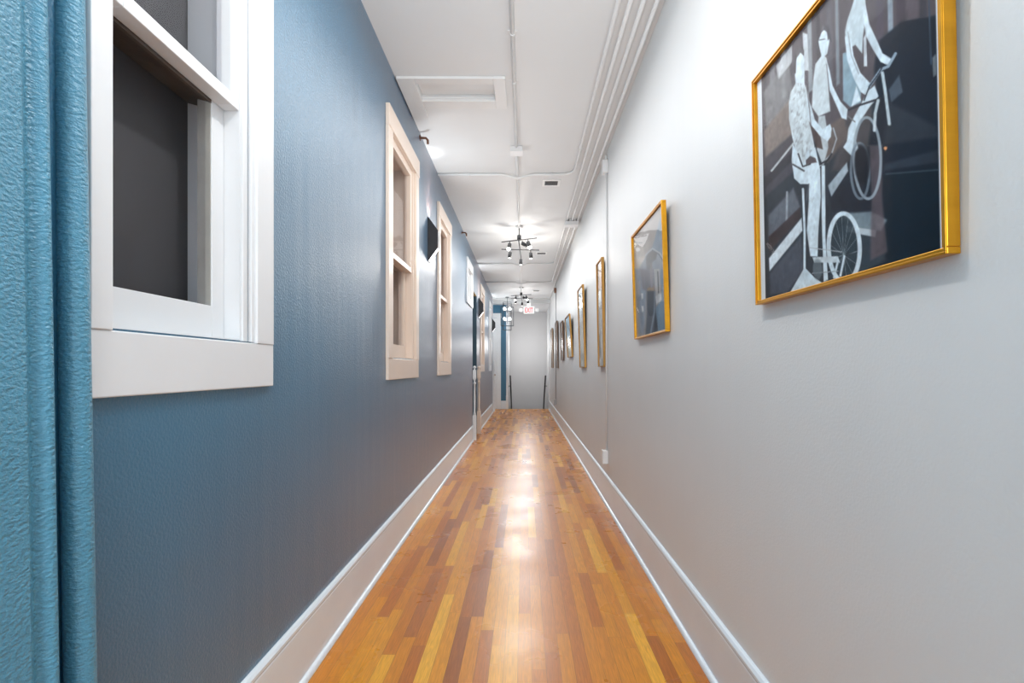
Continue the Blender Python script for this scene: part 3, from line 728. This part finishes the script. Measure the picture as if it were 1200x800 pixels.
# ------------------------------------------------------------------ exit sign
es = thing('exit_sign', 'white exit sign with red letters and two emergency lamp heads', 'exit sign', (0.14, 14.35, 2.82))
MB().box(-0.15, 0.15, -0.02, 0.02, -0.10, 0.10, 0.004).build('housing', M['signwhite'], es)
MB().box(-0.055, 0.055, -0.018, 0.018, 0.10, 0.314, 0.003).build('mount', M['signwhite'], es)
cu = bpy.data.curves.new('exit_lettering', 'FONT'); cu.body = 'EXIT'; cu.size = 0.19; cu.align_x = 'CENTER'; cu.extrude = 0.001; cu.space_character = 1.0; cu.offset = 0.004
tmp = bpy.data.objects.new('tmp', cu); COL.objects.link(tmp)
dg = bpy.context.evaluated_depsgraph_get()
me = bpy.data.meshes.new_from_object(tmp.evaluated_get(dg)); bpy.data.objects.remove(tmp)
me.materials.clear(); me.materials.append(M['red'])
le = bpy.data.objects.new('lettering', me); COL.objects.link(le); le.parent = es
xs = [v.co.x for v in me.vertices]; cxm = (max(xs)+min(xs))/2; sx = 0.225/(max(xs)-min(xs)); ys_ = [v.co.y for v in me.vertices]; hh = max(ys_)-min(ys_); sy = 0.135/hh
for v in me.vertices: v.co = Vector(((v.co.x-cxm)*sx, -0.0212 - v.co.z, (v.co.y-min(ys_))*sy - 0.0675))
for s_ in (-1, 1):
    m = MB().tube([(s_*0.15, 0, 0.0), (s_*0.185, 0, 0.0)], 0.012, 10)
    m.lathe([(0.02,0.03),(0.045,0.0),(0.05,-0.05),(0.046,-0.055)][::-1], 0, 0, 24, orient((s_*0.225, -0.0, 0.0), (s_*0.2, -1, -0.1)))
    m.box(s_*0.225-0.045, s_*0.225+0.045, -0.035, 0.035, -0.045, 0.045, 0.01)
    lp = m.build('lamp_head', M['signwhite'], es)

# ------------------------------------------------------------------ stair handrails
def rail(x, sgn, label):
    t = thing('handrail', label, 'handrail', (x, YE, 0.97), 'black stair handrails')
    y0, z0 = -0.02, 0.0
    dirv = Vector((0, 1.72, -1.24)).normalized()
    L = 2.05
    e = dirv*L
    m = MB().tube([(0,y0,z0),(e.x,y0+e.y,z0+e.z)], 0.021, 14)
    m.build('rail', M['black'], t)
    for f_ in (0.2, 0.85):
        p = dirv*(L*f_) + Vector((0,y0,0))
        MB().tube([p+Vector((0,0,-0.015)), p+Vector((0,0,-0.06)), p+Vector((sgn*0.055,0,-0.075))], 0.008, 8).tube([p+Vector((sgn*0.052,0,-0.075)), p+Vector((sgn*0.058,0,-0.075))], 0.028, 14).build('bracket', M['black'], t)
rail(-0.40, -1, 'black handrail descending on the left side of the stairs')
rail(0.66-0.03, 1, 'black handrail descending on the right side of the stairs')
# little dark knob on right corner
tag(MB().box(XR-0.012, XR-0.0005, 14.78, 14.85, 1.03, 1.14, 0.003).build('light_switch', M['plastic']), 'small white light switch on the white wall by the stairs', 'light switch')

# ------------------------------------------------------------------ framed pictures
FPX = 600.0
def to_px(Y, z, X=0.726):
    return 614+FPX*X/Y, 431-(z-CAM_H)*FPX/Y
def polydist(px, py, poly):
    """signed distance (positive inside) from arrays of points to a polygon"""
    P = np.array(poly, float); n = len(P)
    d = np.full(px.shape, 1e9); inside = np.zeros(px.shape, bool)
    for i in range(n):
        a, b = P[i], P[(i+1)%n]
        ab = b-a; l2 = max(ab@ab, 1e-9)
        t = np.clip(((px-a[0])*ab[0]+(py-a[1])*ab[1])/l2, 0, 1)
        d = np.minimum(d, np.hypot(px-a[0]-t*ab[0], py-a[1]-t*ab[1]))
        c = ((a[1] > py) != (b[1] > py))
        with np.errstate(divide='ignore', invalid='ignore'):
            xi = (b[0]-a[0])*(py-a[1])/(b[1]-a[1]+1e-12)+a[0]
        inside ^= (c & (px < xi))
    return np.where(inside, d, -d)
def segdist(px, py, pts):
    d = np.full(px.shape, 1e9)
    for a, b in zip(pts, pts[1:]):
        a = np.array(a, float); b = np.array(b, float); ab = b-a; l2 = max(ab@ab, 1e-9)
        t = np.clip(((px-a[0])*ab[0]+(py-a[1])*ab[1])/l2, 0, 1)
        d = np.minimum(d, np.hypot(px-a[0]-t*ab[0], py-a[1]-t*ab[1]))
    return d
def blur_noise(shape, k, seed):
    r = np.random.default_rng(seed).standard_normal((shape[0]//k+3, shape[1]//k+3))
    yi = np.linspace(0, r.shape[0]-1.001, shape[0]); xi = np.linspace(0, r.shape[1]-1.001, shape[1])
    y0 = yi.astype(int); x0 = xi.astype(int); fy = (yi-y0)[:,None]; fx = (xi-x0)[None,:]
    return (r[y0][:,x0]*(1-fy)*(1-fx)+r[y0][:,x0+1]*(1-fy)*fx+r[y0+1][:,x0]*fy*(1-fx)+r[y0+1][:,x0+1]*fy*fx)
class Canvas:
    def __init__(s, px, py, col):
        s.px, s.py = px, py
        s.c = np.empty(px.shape+(3,)); s.c[:] = np.array(col)/255
    def mix(s, a, col):
        a = np.clip(a, 0, 1)[...,None]; s.c = s.c*(1-a)+np.array(col)/255*a
    def poly(s, pts, col, soft=1.0, al=1.0):
        d = polydist(s.px, s.py, pts); s.mix(np.clip(d/soft+0.5, 0, 1)*al, col)
    def line(s, pts, w, col, soft=0.8, al=1.0):
        d = segdist(s.px, s.py, pts); s.mix(np.clip((w/2-d)/soft+0.5, 0, 1)*al, col)
    def ring(s, cx, cy, rx, ry, w, col, soft=0.8, al=1.0, arc=None):
        dx, dy = (s.px-cx)/rx, (s.py-cy)/ry
        r = np.hypot(dx, dy)
        g = np.hypot(dx/rx, dy/ry)/np.maximum(r, 1e-6)
        d = np.abs(r-1)/np.maximum(g, 1e-6)
        a = np.clip((w/2-d)/soft+0.5, 0, 1)*al
        s.mix(a, col)
    def disc(s, cx, cy, rx, ry, col, soft=0.1, al=1.0):
        r = np.hypot((s.px-cx)/rx, (s.py-cy)/ry); s.mix(np.clip((1-r)/soft+0.5, 0, 1)*al, col)

def art_bicycles(Y, Z, u, v):
    px, py = to_px(Y, Z)
    c = Canvas(px, py, (44,52,62))
    A = lambda pts: [(870+x/4, y/4) for x, y in pts]        # coordinates traced on the two detail views
    B = lambda pts: [(870+x/4, 170+y/4) for x, y in pts]
    # street behind
    c.poly([(880,60),(1000,-90),(1110,-250),(1110,60),(1010,130),(890,210)], (84,78,84), 6)
    for x0, w_, col in ((899,5,(70,66,72)),(908,6,(120,120,126)),(921,5,(168,174,180)),(929,3,(60,56,62)),(952,5,(150,158,164)),(962,4,(56,54,60)),(975,6,(92,90,98)),(984,4,(130,140,148)),(1034,8,(86,80,92)),(1046,6,(150,165,178)),(1058,10,(70,62,72)),(1072,12,(96,88,96)),(1084,8,(60,58,68))):
        c.poly([(x0-w_/2,0-200),(x0+w_/2,-200),(x0+w_/2,118-(x0-900)*0.25),(x0-w_/2,122-(x0-900)*0.25)], col, 2.0, 0.9)
    c.poly(A([(110,430),(230,270),(250,470),(120,600)]), (128,128,130), 3, .8)
    c.poly(A([(170,310),(245,210),(245,290),(180,370)]), (196,202,206), 1.5, .8)
    c.poly(A([(110,610),(240,450),(240,690),(110,790)]), (140,128,122), 3, .9)
    c.poly(A([(340,640),(480,540),(500,640),(400,760)]), (108,96,92), 4, .9)
    c.poly(A([(500,540),(600,470),(640,640),(560,800),(420,800)]), (98,90,90), 5, .6)
    c.poly(B([(110,60),(245,-60),(245,120),(110,240)]), (74,72,80), 3, .9)
    c.poly(B([(110,150),(245,20),(250,60),(110,200)]), (52,50,58), 2, .9)
    c.line(B([(140,120),(245,-10)]), 2.2, (190,196,200), 1)
    c.poly(B([(120,330),(240,200),(270,290),(120,440)]), (110,116,126), 3, .8)
    c.line(B([(210,220),(205,370)]), 2.5, (150,160,168), 1)
    c.poly(B([(120,530),(275,340),(278,400),(122,590)]), (214,226,234), 1.5)
    c.poly(B([(120,430),(270,290),(275,335),(122,500)]), (60,50,54), 2)
    c.poly(B([(122,600),(270,430),(280,590),(200,690),(122,700)]), (74,80,92), 3)
    # dark carriage on the right
    c.disc(870+860/4, 330/4, 235/4, 245/4, (18,30,46), 0.06)
    c.poly([(1030,90),(1060,30),(1106,15),(1106,310),(1000,330),(1010,220)], (20,33,48), 4)
    c.poly(A([(650,190),(760,100),(910,90),(915,800),(640,800)]), (19,31,46), 4)
    c.poly(A([(690,420),(740,350),(755,430),(700,480)]), (98,112,126), 2, .7)
    c.poly(A([(690,480),(910,590),(915,640),(660,680)]), (52,60,70), 6, .7)
    c.poly(A([(660,770),(915,700),(915,760),(660,800)]), (54,66,80), 4, .7)
    c.poly(B([(660,140),(912,100),(912,480),(660,560)]), (15,33,46), 3)
    c.line(B([(670,135),(910,115)]), 1.6, (70,88,102), 1.2, .8)
    c.line(A([(884,0),(888,300)]), 1.5, (60,80,100), 1)
    c.poly(A([(895,270),(912,250),(912,350),(897,360)]), (130,140,145), 1.5, .8)
    c.poly(A([(680,690),(670,705),(660,695),(668,685)]), (240,170,120), 1)
    # shade behind the wheels
    c.poly(B([(400,220),(510,60),(600,260),(600,330),(420,310)]), (34,40,52), 3, .9)
    c.poly(B([(440,310),(640,330),(660,540),(540,600),(400,620)]), (62,74,84), 4, .8)
    c.poly(B([(470,320),(600,310),(670,350),(640,400),(480,390)]), (140,158,168), 3, .8)
    c.poly(B([(480,378),(620,398),(615,430),(480,405)]), (186,198,206), 1.5)
    c.poly(B([(595,0),(655,0),(650,250),(670,500),(590,540),(600,260)]), (104,92,98), 3, .75)
    # rider at upper right
    W = (214,230,240); G = (168,182,192); K = (38,42,52)
    c.poly(A([(480,250),(505,240),(560,420),(560,480),(510,500),(478,470)]), (140,166,180), 1.5)
    c.poly(A([(515,500),(540,400),(560,470)]), W, 1)
    c.poly(A([(492,150),(505,90),(520,50),(540,-10),(560,-60),(575,-60),(590,0),(588,90),(575,170),(570,250),(540,210),(500,230)]), (196,212,220), 1.5)
    c.poly(A([(490,170),(520,180),(530,260),(560,340),(605,390),(590,450),(560,430),(530,370),(500,280)]), W, 1.2)
    c.poly(A([(578,180),(590,150),(592,310),(577,310)]), (200,210,218), 1)
    c.poly(A([(572,30),(590,20),(605,110),(640,190),(665,250),(705,275),(690,305),(655,290),(620,230),(590,170)]), W, 1.2)
    c.poly(A([(600,420),(625,400),(642,450),(600,500),(560,560),(530,650),(545,695),(512,730),(474,690),(492,660),(500,600),(530,540),(580,450)]), W, 1.2)
    c.line(A([(725,250),(690,310),(655,325),(600,405)]), 3.2, (150,170,186), 1.2)
    c.line(A([(660,318),(640,350),(600,405),(575,470)]), 1.4, (30,36,48), 1)
    c.line(A([(662,340),(675,440),(690,580)]), 3.6, (190,206,214), 1)
    c.line(A([(490,520),(560,490),(650,460)]), 2.4, (44,46,54), 1)
    c.line(A([(530,570),(500,545)]), 1.5, (120,120,124), 1)
    c.ring(870+585/4, 170+60/4, 62/4, 190/4, 3.2, (158,172,182), 1, .9)
    c.ring(870+550/4, 170+120/4, 42/4, 130/4, 3.0, (126,140,152), 1, .8)
    c.disc(870+560/4, 170+90/4, 36/4, 90/4, (24,28,38), .25, .8)
    c.poly(B([(400,190),(490,80),(495,120),(415,240)]), (166,180,190), 1.5)
    c.line(A([(640,470),(625,530),(620,610)]), 3.5, (200,212,218), 1.2)
    # middle rider
    c.poly(A([(352,300),(385,255),(405,270),(412,420),(418,520),(362,545),(332,500),(340,380)]), (206,218,224), 1.5)
    c.poly(A([(368,190),(385,150),(392,122),(415,124),(420,190),(408,250),(385,275),(372,220)]), W, 1.2)
    c.line(A([(414,130),(424,190)]), 1.4, K, 1)
    c.poly(A([(404,280),(418,330),(430,400),(465,475),(498,512),(492,560),(470,552),(445,490),(415,420)]), W, 1.2)
    c.poly(A([(362,545),(392,540),(400,600),(405,690),(380,780),(352,700)]), (186,196,202), 1.5)
    c.line(A([(430,600),(444,650),(420,720),(360,780)]), 1.6, (170,178,184), 1)
    c.line(B([(345,100),(400,70),(420,40)]), 2.0, K, 1)
    # near rider, left
    c.poly(A([(296,150),(318,160),(322,330),(300,330)]), (200,208,214), 1.5)
    c.poly(A([(256,350),(262,250),(285,215),(300,245),(302,330),(300,400),(260,400)]), W, 1.2)
    c.line(A([(262,250),(258,340)]), 1.6, (60,56,60), 1)
    c.poly(A([(226,480),(236,430),(262,385),(300,390),(318,440),(325,590),(350,740),(300,800),(262,740),(238,640),(226,560)]), (206,218,224), 1.2)
    c.poly(A([(308,440),(330,500),(345,560),(380,605),(415,580),(422,600),(418,640),(402,662),(372,640),(330,590),(312,540)]), W, 1.2)
    c.poly(A([(318,570),(330,590),(370,640),(380,700),(350,690)]), (74,60,58), 1.5, .9)
    c.poly(B([(240,-10),(290,90),(305,20),(345,10),(365,110),(366,240),(352,400),(346,522),(312,520),(298,400),(310,260),(312,182),(272,182),(244,155),(234,70)]), W, 1.2)
    c.poly(B([(300,70),(320,50),(345,60),(350,80),(300,90)]), (70,60,64), 1.2, .9)
    c.line(B([(265,40),(285,100),(320,88)]), 1.6, (40,38,44), 1)
    c.line(B([(312,182),(300,260)]), 1.4, (90,96,104), 1, .8)
    c.line(B([(284,205),(288,400),(284,590)]), 2.6, W, .8)
    c.poly(B([(372,95),(388,95),(386,300),(384,430),(392,630),(372,640),(368,330)]), W, 1)
    c.poly(B([(215,690),(285,572),(330,620),(372,650),(280,700)]), (206,222,232), 1)
    c.disc(870+470/4, 170+480/4, 66/4, 150/4, (52,66,76), .2, .85)
    for k in range(14):
        a = 2*math.pi*k/14+0.1
        c.line(B([(467,515),(470+68*math.cos(a), 480+150*math.sin(a))]), 0.5, (170,184,192), .6, .65)
    c.ring(870+470/4, 170+480/4, 72/4, 160/4, 5.0, W, .9)
    c.poly(B([(322,525),(440,520),(450,550),(330,550)]), (206,218,226), 1)
    c.line(B([(440,540),(420,620)]), 2.4, W, 1); c.line(B([(470,520),(450,610)]), 2.4, W, 1)
    c.line(B([(310,480),(460,500)]), 1.0, (180,190,196), .7); c.line(B([(320,600),(440,590)]), 1.0, (150,160,168), .7)
    c.disc(870+345/4, 170+580/4, 22/4, 50/4, (120,132,140), .3, .7)
    c.poly(A([(256,300),(262,240),(285,210),(302,235),(300,262),(284,246),(268,270)]), (72,66,70), 1.0, .85)
    c.poly(A([(386,150),(394,118),(416,120),(424,170),(412,190),(408,150),(396,140)]), (58,54,60), 1.0, .85)
    c.line(A([(372,188),(398,182)]), 1.2, (60,58,64), .8, .8)
    c.line(A([(310,400),(322,520),(326,590)]), 1.3, (110,108,112), 1.2, .8)
    c.line(A([(404,300),(414,420),(420,520)]), 1.2, (100,100,106), 1.2, .7)
    c.line(A([(506,150),(520,260),(552,345)]), 1.1, (110,118,124), 1.2, .6)
    c.line(A([(240,770),(290,800)]), 2.0, (40,38,44), 1.2, .8)
    tn = np.clip(polydist(px, py, A([(230,480),(262,385),(300,390),(325,590),(340,740),(262,740),(226,560)]))/2, 0, 1)
    c.mix(tn*np.clip(blur_noise(px.shape, 3, 77)*0.35, 0, 0.5), (120,122,128))
    # paper grain, and the white border at both ends
    nz = blur_noise(px.shape, 3, 5)*0.03 + blur_noise(px.shape, 9, 6)*0.03
    c.c = np.clip(c.c*(1+nz[...,None]*1.2), 0, 1)
    bd = np.maximum(np.clip((u-0.958)/0.004, 0, 1), np.clip((0.024-u)/0.004, 0, 1))
    c.mix(bd, (226,234,242))
    return c.c

def art_arch_reflect(Y, Z, u, v):  # print mixed with painted-in reflections of the blue wall and window
    px, py = to_px(Y, Z)
    c = Canvas(px, py, (168,162,160))
    A = lambda pts: [(730+x/8.43, 225+y/8.42) for x, y in pts]
    B = lambda pts: [(730+x/8.43, 315+y/8.42) for x, y in pts]
    c.poly(A([(120,450),(405,90),(405,300),(330,500),(140,640)]), (176,168,164), 4)
    c.poly(A([(130,640),(250,640),(240,800),(130,800)]), (206,196,186), 3, .8)
    c.poly(A([(405,220),(330,480),(300,560),(420,660),(420,260)]), (126,150,172), 2)
    c.poly(A([(180,740),(250,620),(310,560),(380,600),(420,680),(425,900),(170,900)]), (146,160,176), 2)
    c.line(A([(240,620),(310,555),(380,600),(415,660)]), 1.3, (196,204,212), .8)
    c.line(A([(255,640),(312,572),(372,612),(412,680)]), 0.9, (60,74,92), .8)
    c.poly(A([(245,650),(270,600),(310,578),(355,600),(340,660),(305,690),(300,800),(250,800)]), (84,82,92), 1.5)
    c.poly(B([(130,0),(240,0),(240,200),(200,640),(150,640)]), (142,158,176), 3)
    c.poly(B([(180,0),(320,0),(320,215),(240,215),(200,200)]), (112,108,120), 3)
    c.poly(B([(250,185),(310,180),(312,215),(250,215)]), (150,130,108), 1.5)
    c.poly(B([(245,220),(318,215),(330,460),(345,610),(270,640),(215,660),(235,450)]), (40,54,74), 2)
    c.line(B([(320,230),(310,420),(265,640)]), 2.0, (120,138,158), 1.5)
    c.poly(B([(318,0),(372,0),(375,240),(330,300)]), (196,196,198), 1)
    c.poly(B([(348,20),(362,20),(362,235),(350,240)]), (96,98,104), .8)
    c.poly(B([(325,270),(380,235),(385,310),(332,345)]), (216,222,228), 1)
    c.poly(B([(385,0),(440,0),(440,600),(340,620),(325,380),(385,300)]), (106,142,170), 1.5)
    c.poly(B([(395,190),(425,120),(430,260)]), (160,178,194), 1.5)
    for y0 in (240, 365):
        c.poly(B([(185,y0),(205,y0),(205,y0+50),(188,y0+60)]), (240,242,244), .8)
    c.disc(730+168/8.43, 225+565/8.42, 2.6, 2.4, (255,255,255), .4)
    c.line(A([(135,485),(160,500),(210,498)]), 1.1, (40,42,48), .6)
    c.c = np.clip(c.c*(1+0.04*blur_noise(px.shape, 6, 8)[...,None]), 0, 1)
    return c.c*0.86

def art_generic(kind, seed):
    def f(Y, Z, u, v):
        c = Canvas(u*60, v*100, (188,192,194))
        n1 = blur_noise(u.shape, 10, seed); n2 = blur_noise(u.shape, 4, seed+1)
        if kind == 'tall_sepia_glare':  # pale lower part paints in white glare off the glazing
            c.poly([(-5,74),(65,72),(65,110),(-5,110)], (166,120,98), 4)
            c.poly([(10,86),(26,80),(40,92),(50,100),(20,104)], (206,180,168), 3, .8)
            c.poly([(38,84),(60,80),(60,100),(46,100)], (104,76,62), 3, .8)
            c.poly([(-5,-5),(65,-5),(65,72),(-5,74)], (206,208,208), 3)
            for k in range(9):
                c.poly([(5+k*6,30+8*(k%3)),(9+k*6,30+8*(k%3)),(9+k*6,62-5*(k%2)),(5+k*6,60)], (150,152,156), 2, .7)
            c.poly([(36,10),(56,6),(58,30),(40,34)], (120,120,116), 3, .8)
        elif kind == 'tall_pale_glare':  # light print carries painted-in white reflections of the glazing
            c.poly([(-5,70),(65,66),(65,110),(-5,110)], (170,184,194), 6)
            c.poly([(8,60),(30,64),(40,90),(14,92)], (108,116,126), 4, .7)
            c.poly([(-5,-5),(65,-5),(65,50),(-5,54)], (196,200,196), 6)
            c.poly([(14,8),(44,8),(40,40),(18,44)], (172,178,172), 4, .8)
        elif kind == 'sky':
            c.poly([(-5,55),(65,45),(65,110),(-5,110)], (150,188,212), 6)
            for k in range(5): c.line([(4+10*k,60+7*k),(20+9*k,66+5*k)], 3, (80,110,140), 3, .8)
            c.poly([(-5,-5),(65,-5),(65,44),(-5,52)], (196,200,188), 8)
        elif kind == 'brown':
            c.poly([(-5,-5),(65,-5),(65,110),(-5,110)], (158,146,136), 4)
            c.poly([(8,20),(50,16),(46,70),(14,76)], (112,98,88), 5, .8)
        else:
            c.poly([(-5,-5),(65,-5),(65,110),(-5,110)], (176,166,156), 4)
            c.poly([(12,30),(48,30),(44,80),(16,82)], (132,122,116), 5, .8)
        c.c = np.clip(c.c*(1+0.06*n1[...,None]+0.05*n2[...,None]), 0, 1)
        return c.c
    return f

def picture(y0, y1, z0, z1, art, label, frame='gold', lean=0.014, res=60, glass='picglass', fw=0.012, fd=0.024):
    """frame hung on the right wall between depths y0 (near) and y1 (far); top leans out by `lean`"""
    H = z1-z0; W = y1-y0
    t = thing('framed_picture', label, 'picture', (XR-0.001, (y0+y1)/2, z0), 'framed pictures on the white wall')
    t.rotation_euler = (0, -math.asin(min(lean/H, 0.5)), 0)
    h = W/2
    m = MB(); rec = 0.011
    fr_mat = M[frame]
    # mitred frame members with a stepped moulding, sight edge at depth rec below the front
    for (a0,a1,b0,b1) in ((-h,h,0,fw),(-h,h,H-fw,H)):
        m.box(-fd, 0, a0, a1, b0, b1, 0.0016); 
    m.box(-fd, 0, -h, -h+fw, fw, H-fw, 0.0016); m.box(-fd, 0, h-fw, h, fw, H-fw, 0.0016)
    # raised outer bead
    for (a0,a1,b0,b1) in ((-h,h,0,fw*0.4),(-h,h,H-fw*0.4,H),(-h,-h+fw*0.4,fw*0.4,H-fw*0.4),(h-fw*0.4,h,fw*0.4,H-fw*0.4)):
        m.box(-fd-0.0025, -fd, a0, a1, b0, b1, 0.0008)
    m.build('frame', fr_mat, t)
    MB().box(-0.006, -0.001, -h+fw, h-fw, fw, H-fw).build('backing', M['backing'], t)
    # the print: a fine grid of coloured vertices
    nu = res; nv = max(int(res*H/W), 12)
    us = np.linspace(0, 1, nu); vs = np.linspace(0, 1, nv)
    U, V = np.meshgrid(us, vs)
    yy = -h+fw + U*(W-2*fw); zz = fw + V*(H-2*fw)
    colr = art(yy+(y0+y1)/2, zz+z0, U, V)
    lin = np.where(colr <= 0.04045, colr/12.92, ((colr+0.055)/1.055)**2.4)
    xp = -fd+rec
    verts = np.stack([np.full(yy.shape, xp), yy, zz], -1).reshape(-1, 3)
    idx = np.arange(nu*nv).reshape(nv, nu)
    faces = np.stack([idx[:-1,:-1], idx[1:,:-1], idx[1:,1:], idx[:-1,1:]], -1).reshape(-1, 4)
    me = bpy.data.meshes.new('print'); me.from_pydata(verts.tolist(), [], faces.tolist())
    ca = me.color_attributes.new('Col', 'FLOAT_COLOR', 'POINT')
    ca.data.foreach_set('color', np.concatenate([lin.reshape(-1,3), np.ones((nu*nv,1))], 1).astype(np.float32).ravel())
    me.materials.append(M['print'])
    o = bpy.data.objects.new('print', me); COL.objects.link(o); o.parent = t
    MB().box(xp-0.0035, xp-0.0015, -h+fw*0.9, h-fw*0.9, fw*0.9, H-fw*0.9).build('glazing', M[glass], t)
    return t
picture(0.871, 1.588, 1.395, 2.088, art_bicycles, 'large gold-framed monochrome photograph of people on bicycles, nearest the camera', res=300, glass='picglass_big', lean=0.013)
picture(2.60, 3.33, 1.385, 2.055, art_arch_reflect, 'gold-framed picture with reflected arch and blue wall tones painted in, second from the camera', res=120, lean=0.022)
picture(4.63, 4.97, 1.210, 2.205, art_generic('tall_sepia_glare', 21), 'tall narrow gold-framed picture with a reddish brown top, just past the conduit', lean=0.02, frame='golddull')
picture(6.08, 6.62, 1.205, 2.195, art_generic('tall_pale_glare', 31), 'tall gold-framed picture with pale glare painted in, fourth from the camera', lean=0.03, frame='golddull')
picture(7.70, 8.45, 1.370, 2.020, art_generic('sky', 41), 'gold-framed picture with a sky blue top, leaning out from the wall', lean=0.045, frame='golddull', glass='picglass_dim')
picture(9.38, 9.95, 1.345, 2.070, art_generic('brown', 51), 'small dark brown-framed picture, sixth from the camera', frame='brownfr', lean=0.02, glass='picglass_dim')
picture(10.95, 11.55, 1.195, 2.215, art_generic('brown', 61), 'tall dark bronze-framed picture just before the far grey conduit', frame='brownfr', lean=0.02)
picture(12.80, 13.45, 1.200, 2.200, art_generic('dun', 71), 'farthest tall picture with a dull tan frame near the stairs', frame='bronze', lean=0.02)

# ------------------------------------------------------------------ lights
def point(name, loc, w, r=0.06, col=(1,0.96,0.92)):
    l = bpy.data.lights.new(name, 'POINT'); l.energy = w; l.shadow_soft_size = r; l.color = col
    o = bpy.data.objects.new(name, l); COL.objects.link(o); o.location = loc; return o
def spot(name, loc, d, w, ang, blend=0.6, r=0.02, col=(1,1,1)):
    l = bpy.data.lights.new(name, 'SPOT'); l.energy = w; l.spot_size = math.radians(ang); l.spot_blend = blend; l.shadow_soft_size = r; l.color = col
    o = bpy.data.objects.new(name, l); COL.objects.link(o); o.location = loc
    o.rotation_euler = Vector(d).to_track_quat('-Z', 'Y').to_euler(); return o
def strip(name, y, w, lx=0.8, ly=2.3, col=(0.97,0.985,1.0), z=3.0, up=False):
    l = bpy.data.lights.new(name, 'AREA'); l.shape = 'RECTANGLE'; l.size = lx; l.size_y = ly; l.energy = w; l.color = col
    o = bpy.data.objects.new(name, l); COL.objects.link(o); o.location = (XC, y, z); o.rotation_euler = (math.pi, 0, 0) if up else (0, 0, 0); return o
for y, w in ((-1.6, 13), (0.9, 4), (3.4, 16), (5.9, 17), (8.4, 17), (10.9, 14), (13.2, 8)):
    strip('hall_fill', y, w)  # added downward fill, no fixture hangs here
    strip('ceiling_fill', y, 5.5 if y < 10 else 3.5, 0.7, 2.3, (0.95,0.98,1.0), 1.9, True)  # added upward fill to lighten the ceiling, no lamp there
point('track_glow', (XC, 1.25, 2.78), 34, 0.025, (1,0.985,0.97))
for y, w, c in ((7.1, 18, (1,0.95,0.89)), (12.4, 9, (1,0.97,0.94))):
    point('track_glow', (XC-0.1, y, 2.70), w*0.5, 0.04, c); point('track_glow', (XC+0.12, y+0.5, 2.70), w*0.5, 0.04, c)
for (y, a, b) in SC:
    spot('sconce_up', (XL+0.016, y+0.0425, b-0.058), (0.05,0,1), 12, 165, 0.3, 0.006, (0.95,0.98,1.0))
    spot('sconce_beam', (XL+0.075, y+0.042, b+0.03), (-0.16,0,1), 5, 34, 0.5, 0.01, (0.93,0.97,1.0))
    spot('sconce_down', (XL+0.075, y+0.042, a-0.02), (-0.16,0,-1), 5, 34, 0.7, 0.02, (0.93,0.97,1.0))
l = bpy.data.lights.new('back_fill', 'AREA'); l.shape = 'RECTANGLE'; l.size = 1.3; l.size_y = 2.4; l.energy = 90; l.color = (0.88,0.95,1.0)  # unseen panel lamp added behind the camera as fill
o = bpy.data.objects.new('back_fill', l); COL.objects.link(o); o.location = (XC, YB+0.02, 1.35); o.rotation_euler = (math.pi/2, 0, 0)
spot('track_spot', (XC, 12.9, 2.75), (0,-6.5,-2.75), 110, 40, 0.8, 0.45, (0.9,0.96,1.0))
spot('track_spot', (XC, 7.9, 2.75), (0,-4.5,-2.75), 22, 40, 0.8, 0.22, (0.95,0.98,1.0))
point('chandelier_glow', (CX, CY, 2.46), 6, 0.12, (0.92,0.97,1.0))
point('alcove_fill', (-1.7, 14.5, 2.5), 14, 0.1, (0.95,0.98,1.0))  # unseen lamp added to fill the alcove
point('stairwell_fill', (0.1, 15.7, 1.9), 24, 0.2, (1,1,1))  # added to lighten the stairwell walls, no visible source
point('passage_fill', (-1.8, 8.95, 2.2), 3, 0.1, (1,0.93,0.82))  # dim unseen lamp added as fill in the passage

wd = bpy.data.worlds.new('hall_world'); scene.world = wd; wd.use_nodes = True
wd.node_tree.nodes['Background'].inputs[0].default_value = (0.8,0.85,0.9,1); wd.node_tree.nodes['Background'].inputs[1].default_value = 0.1

# ------------------------------------------------------------------ camera
cam = bpy.data.cameras.new('camera'); cam.sensor_width = 36; cam.lens = 18.0
cam.shift_x = -14/1200; cam.shift_y = 31/1200; cam.clip_start = 0.05; cam.clip_end = 100
co = bpy.data.objects.new('camera', cam); COL.objects.link(co); co.location = (0, 0, CAM_H); co.rotation_euler = (math.pi/2, 0, 0)
scene.camera = co
scene.view_settings.view_transform = 'Standard'
scene.view_settings.look = 'None'
scene.view_settings.exposure = 0.0
scene.cycles.max_bounces = 10; scene.cycles.diffuse_bounces = 6; scene.cycles.glossy_bounces = 5; scene.cycles.transparent_max_bounces = 12
scene.cycles.sample_clamp_indirect = 6
scene.cycles.use_denoising = True
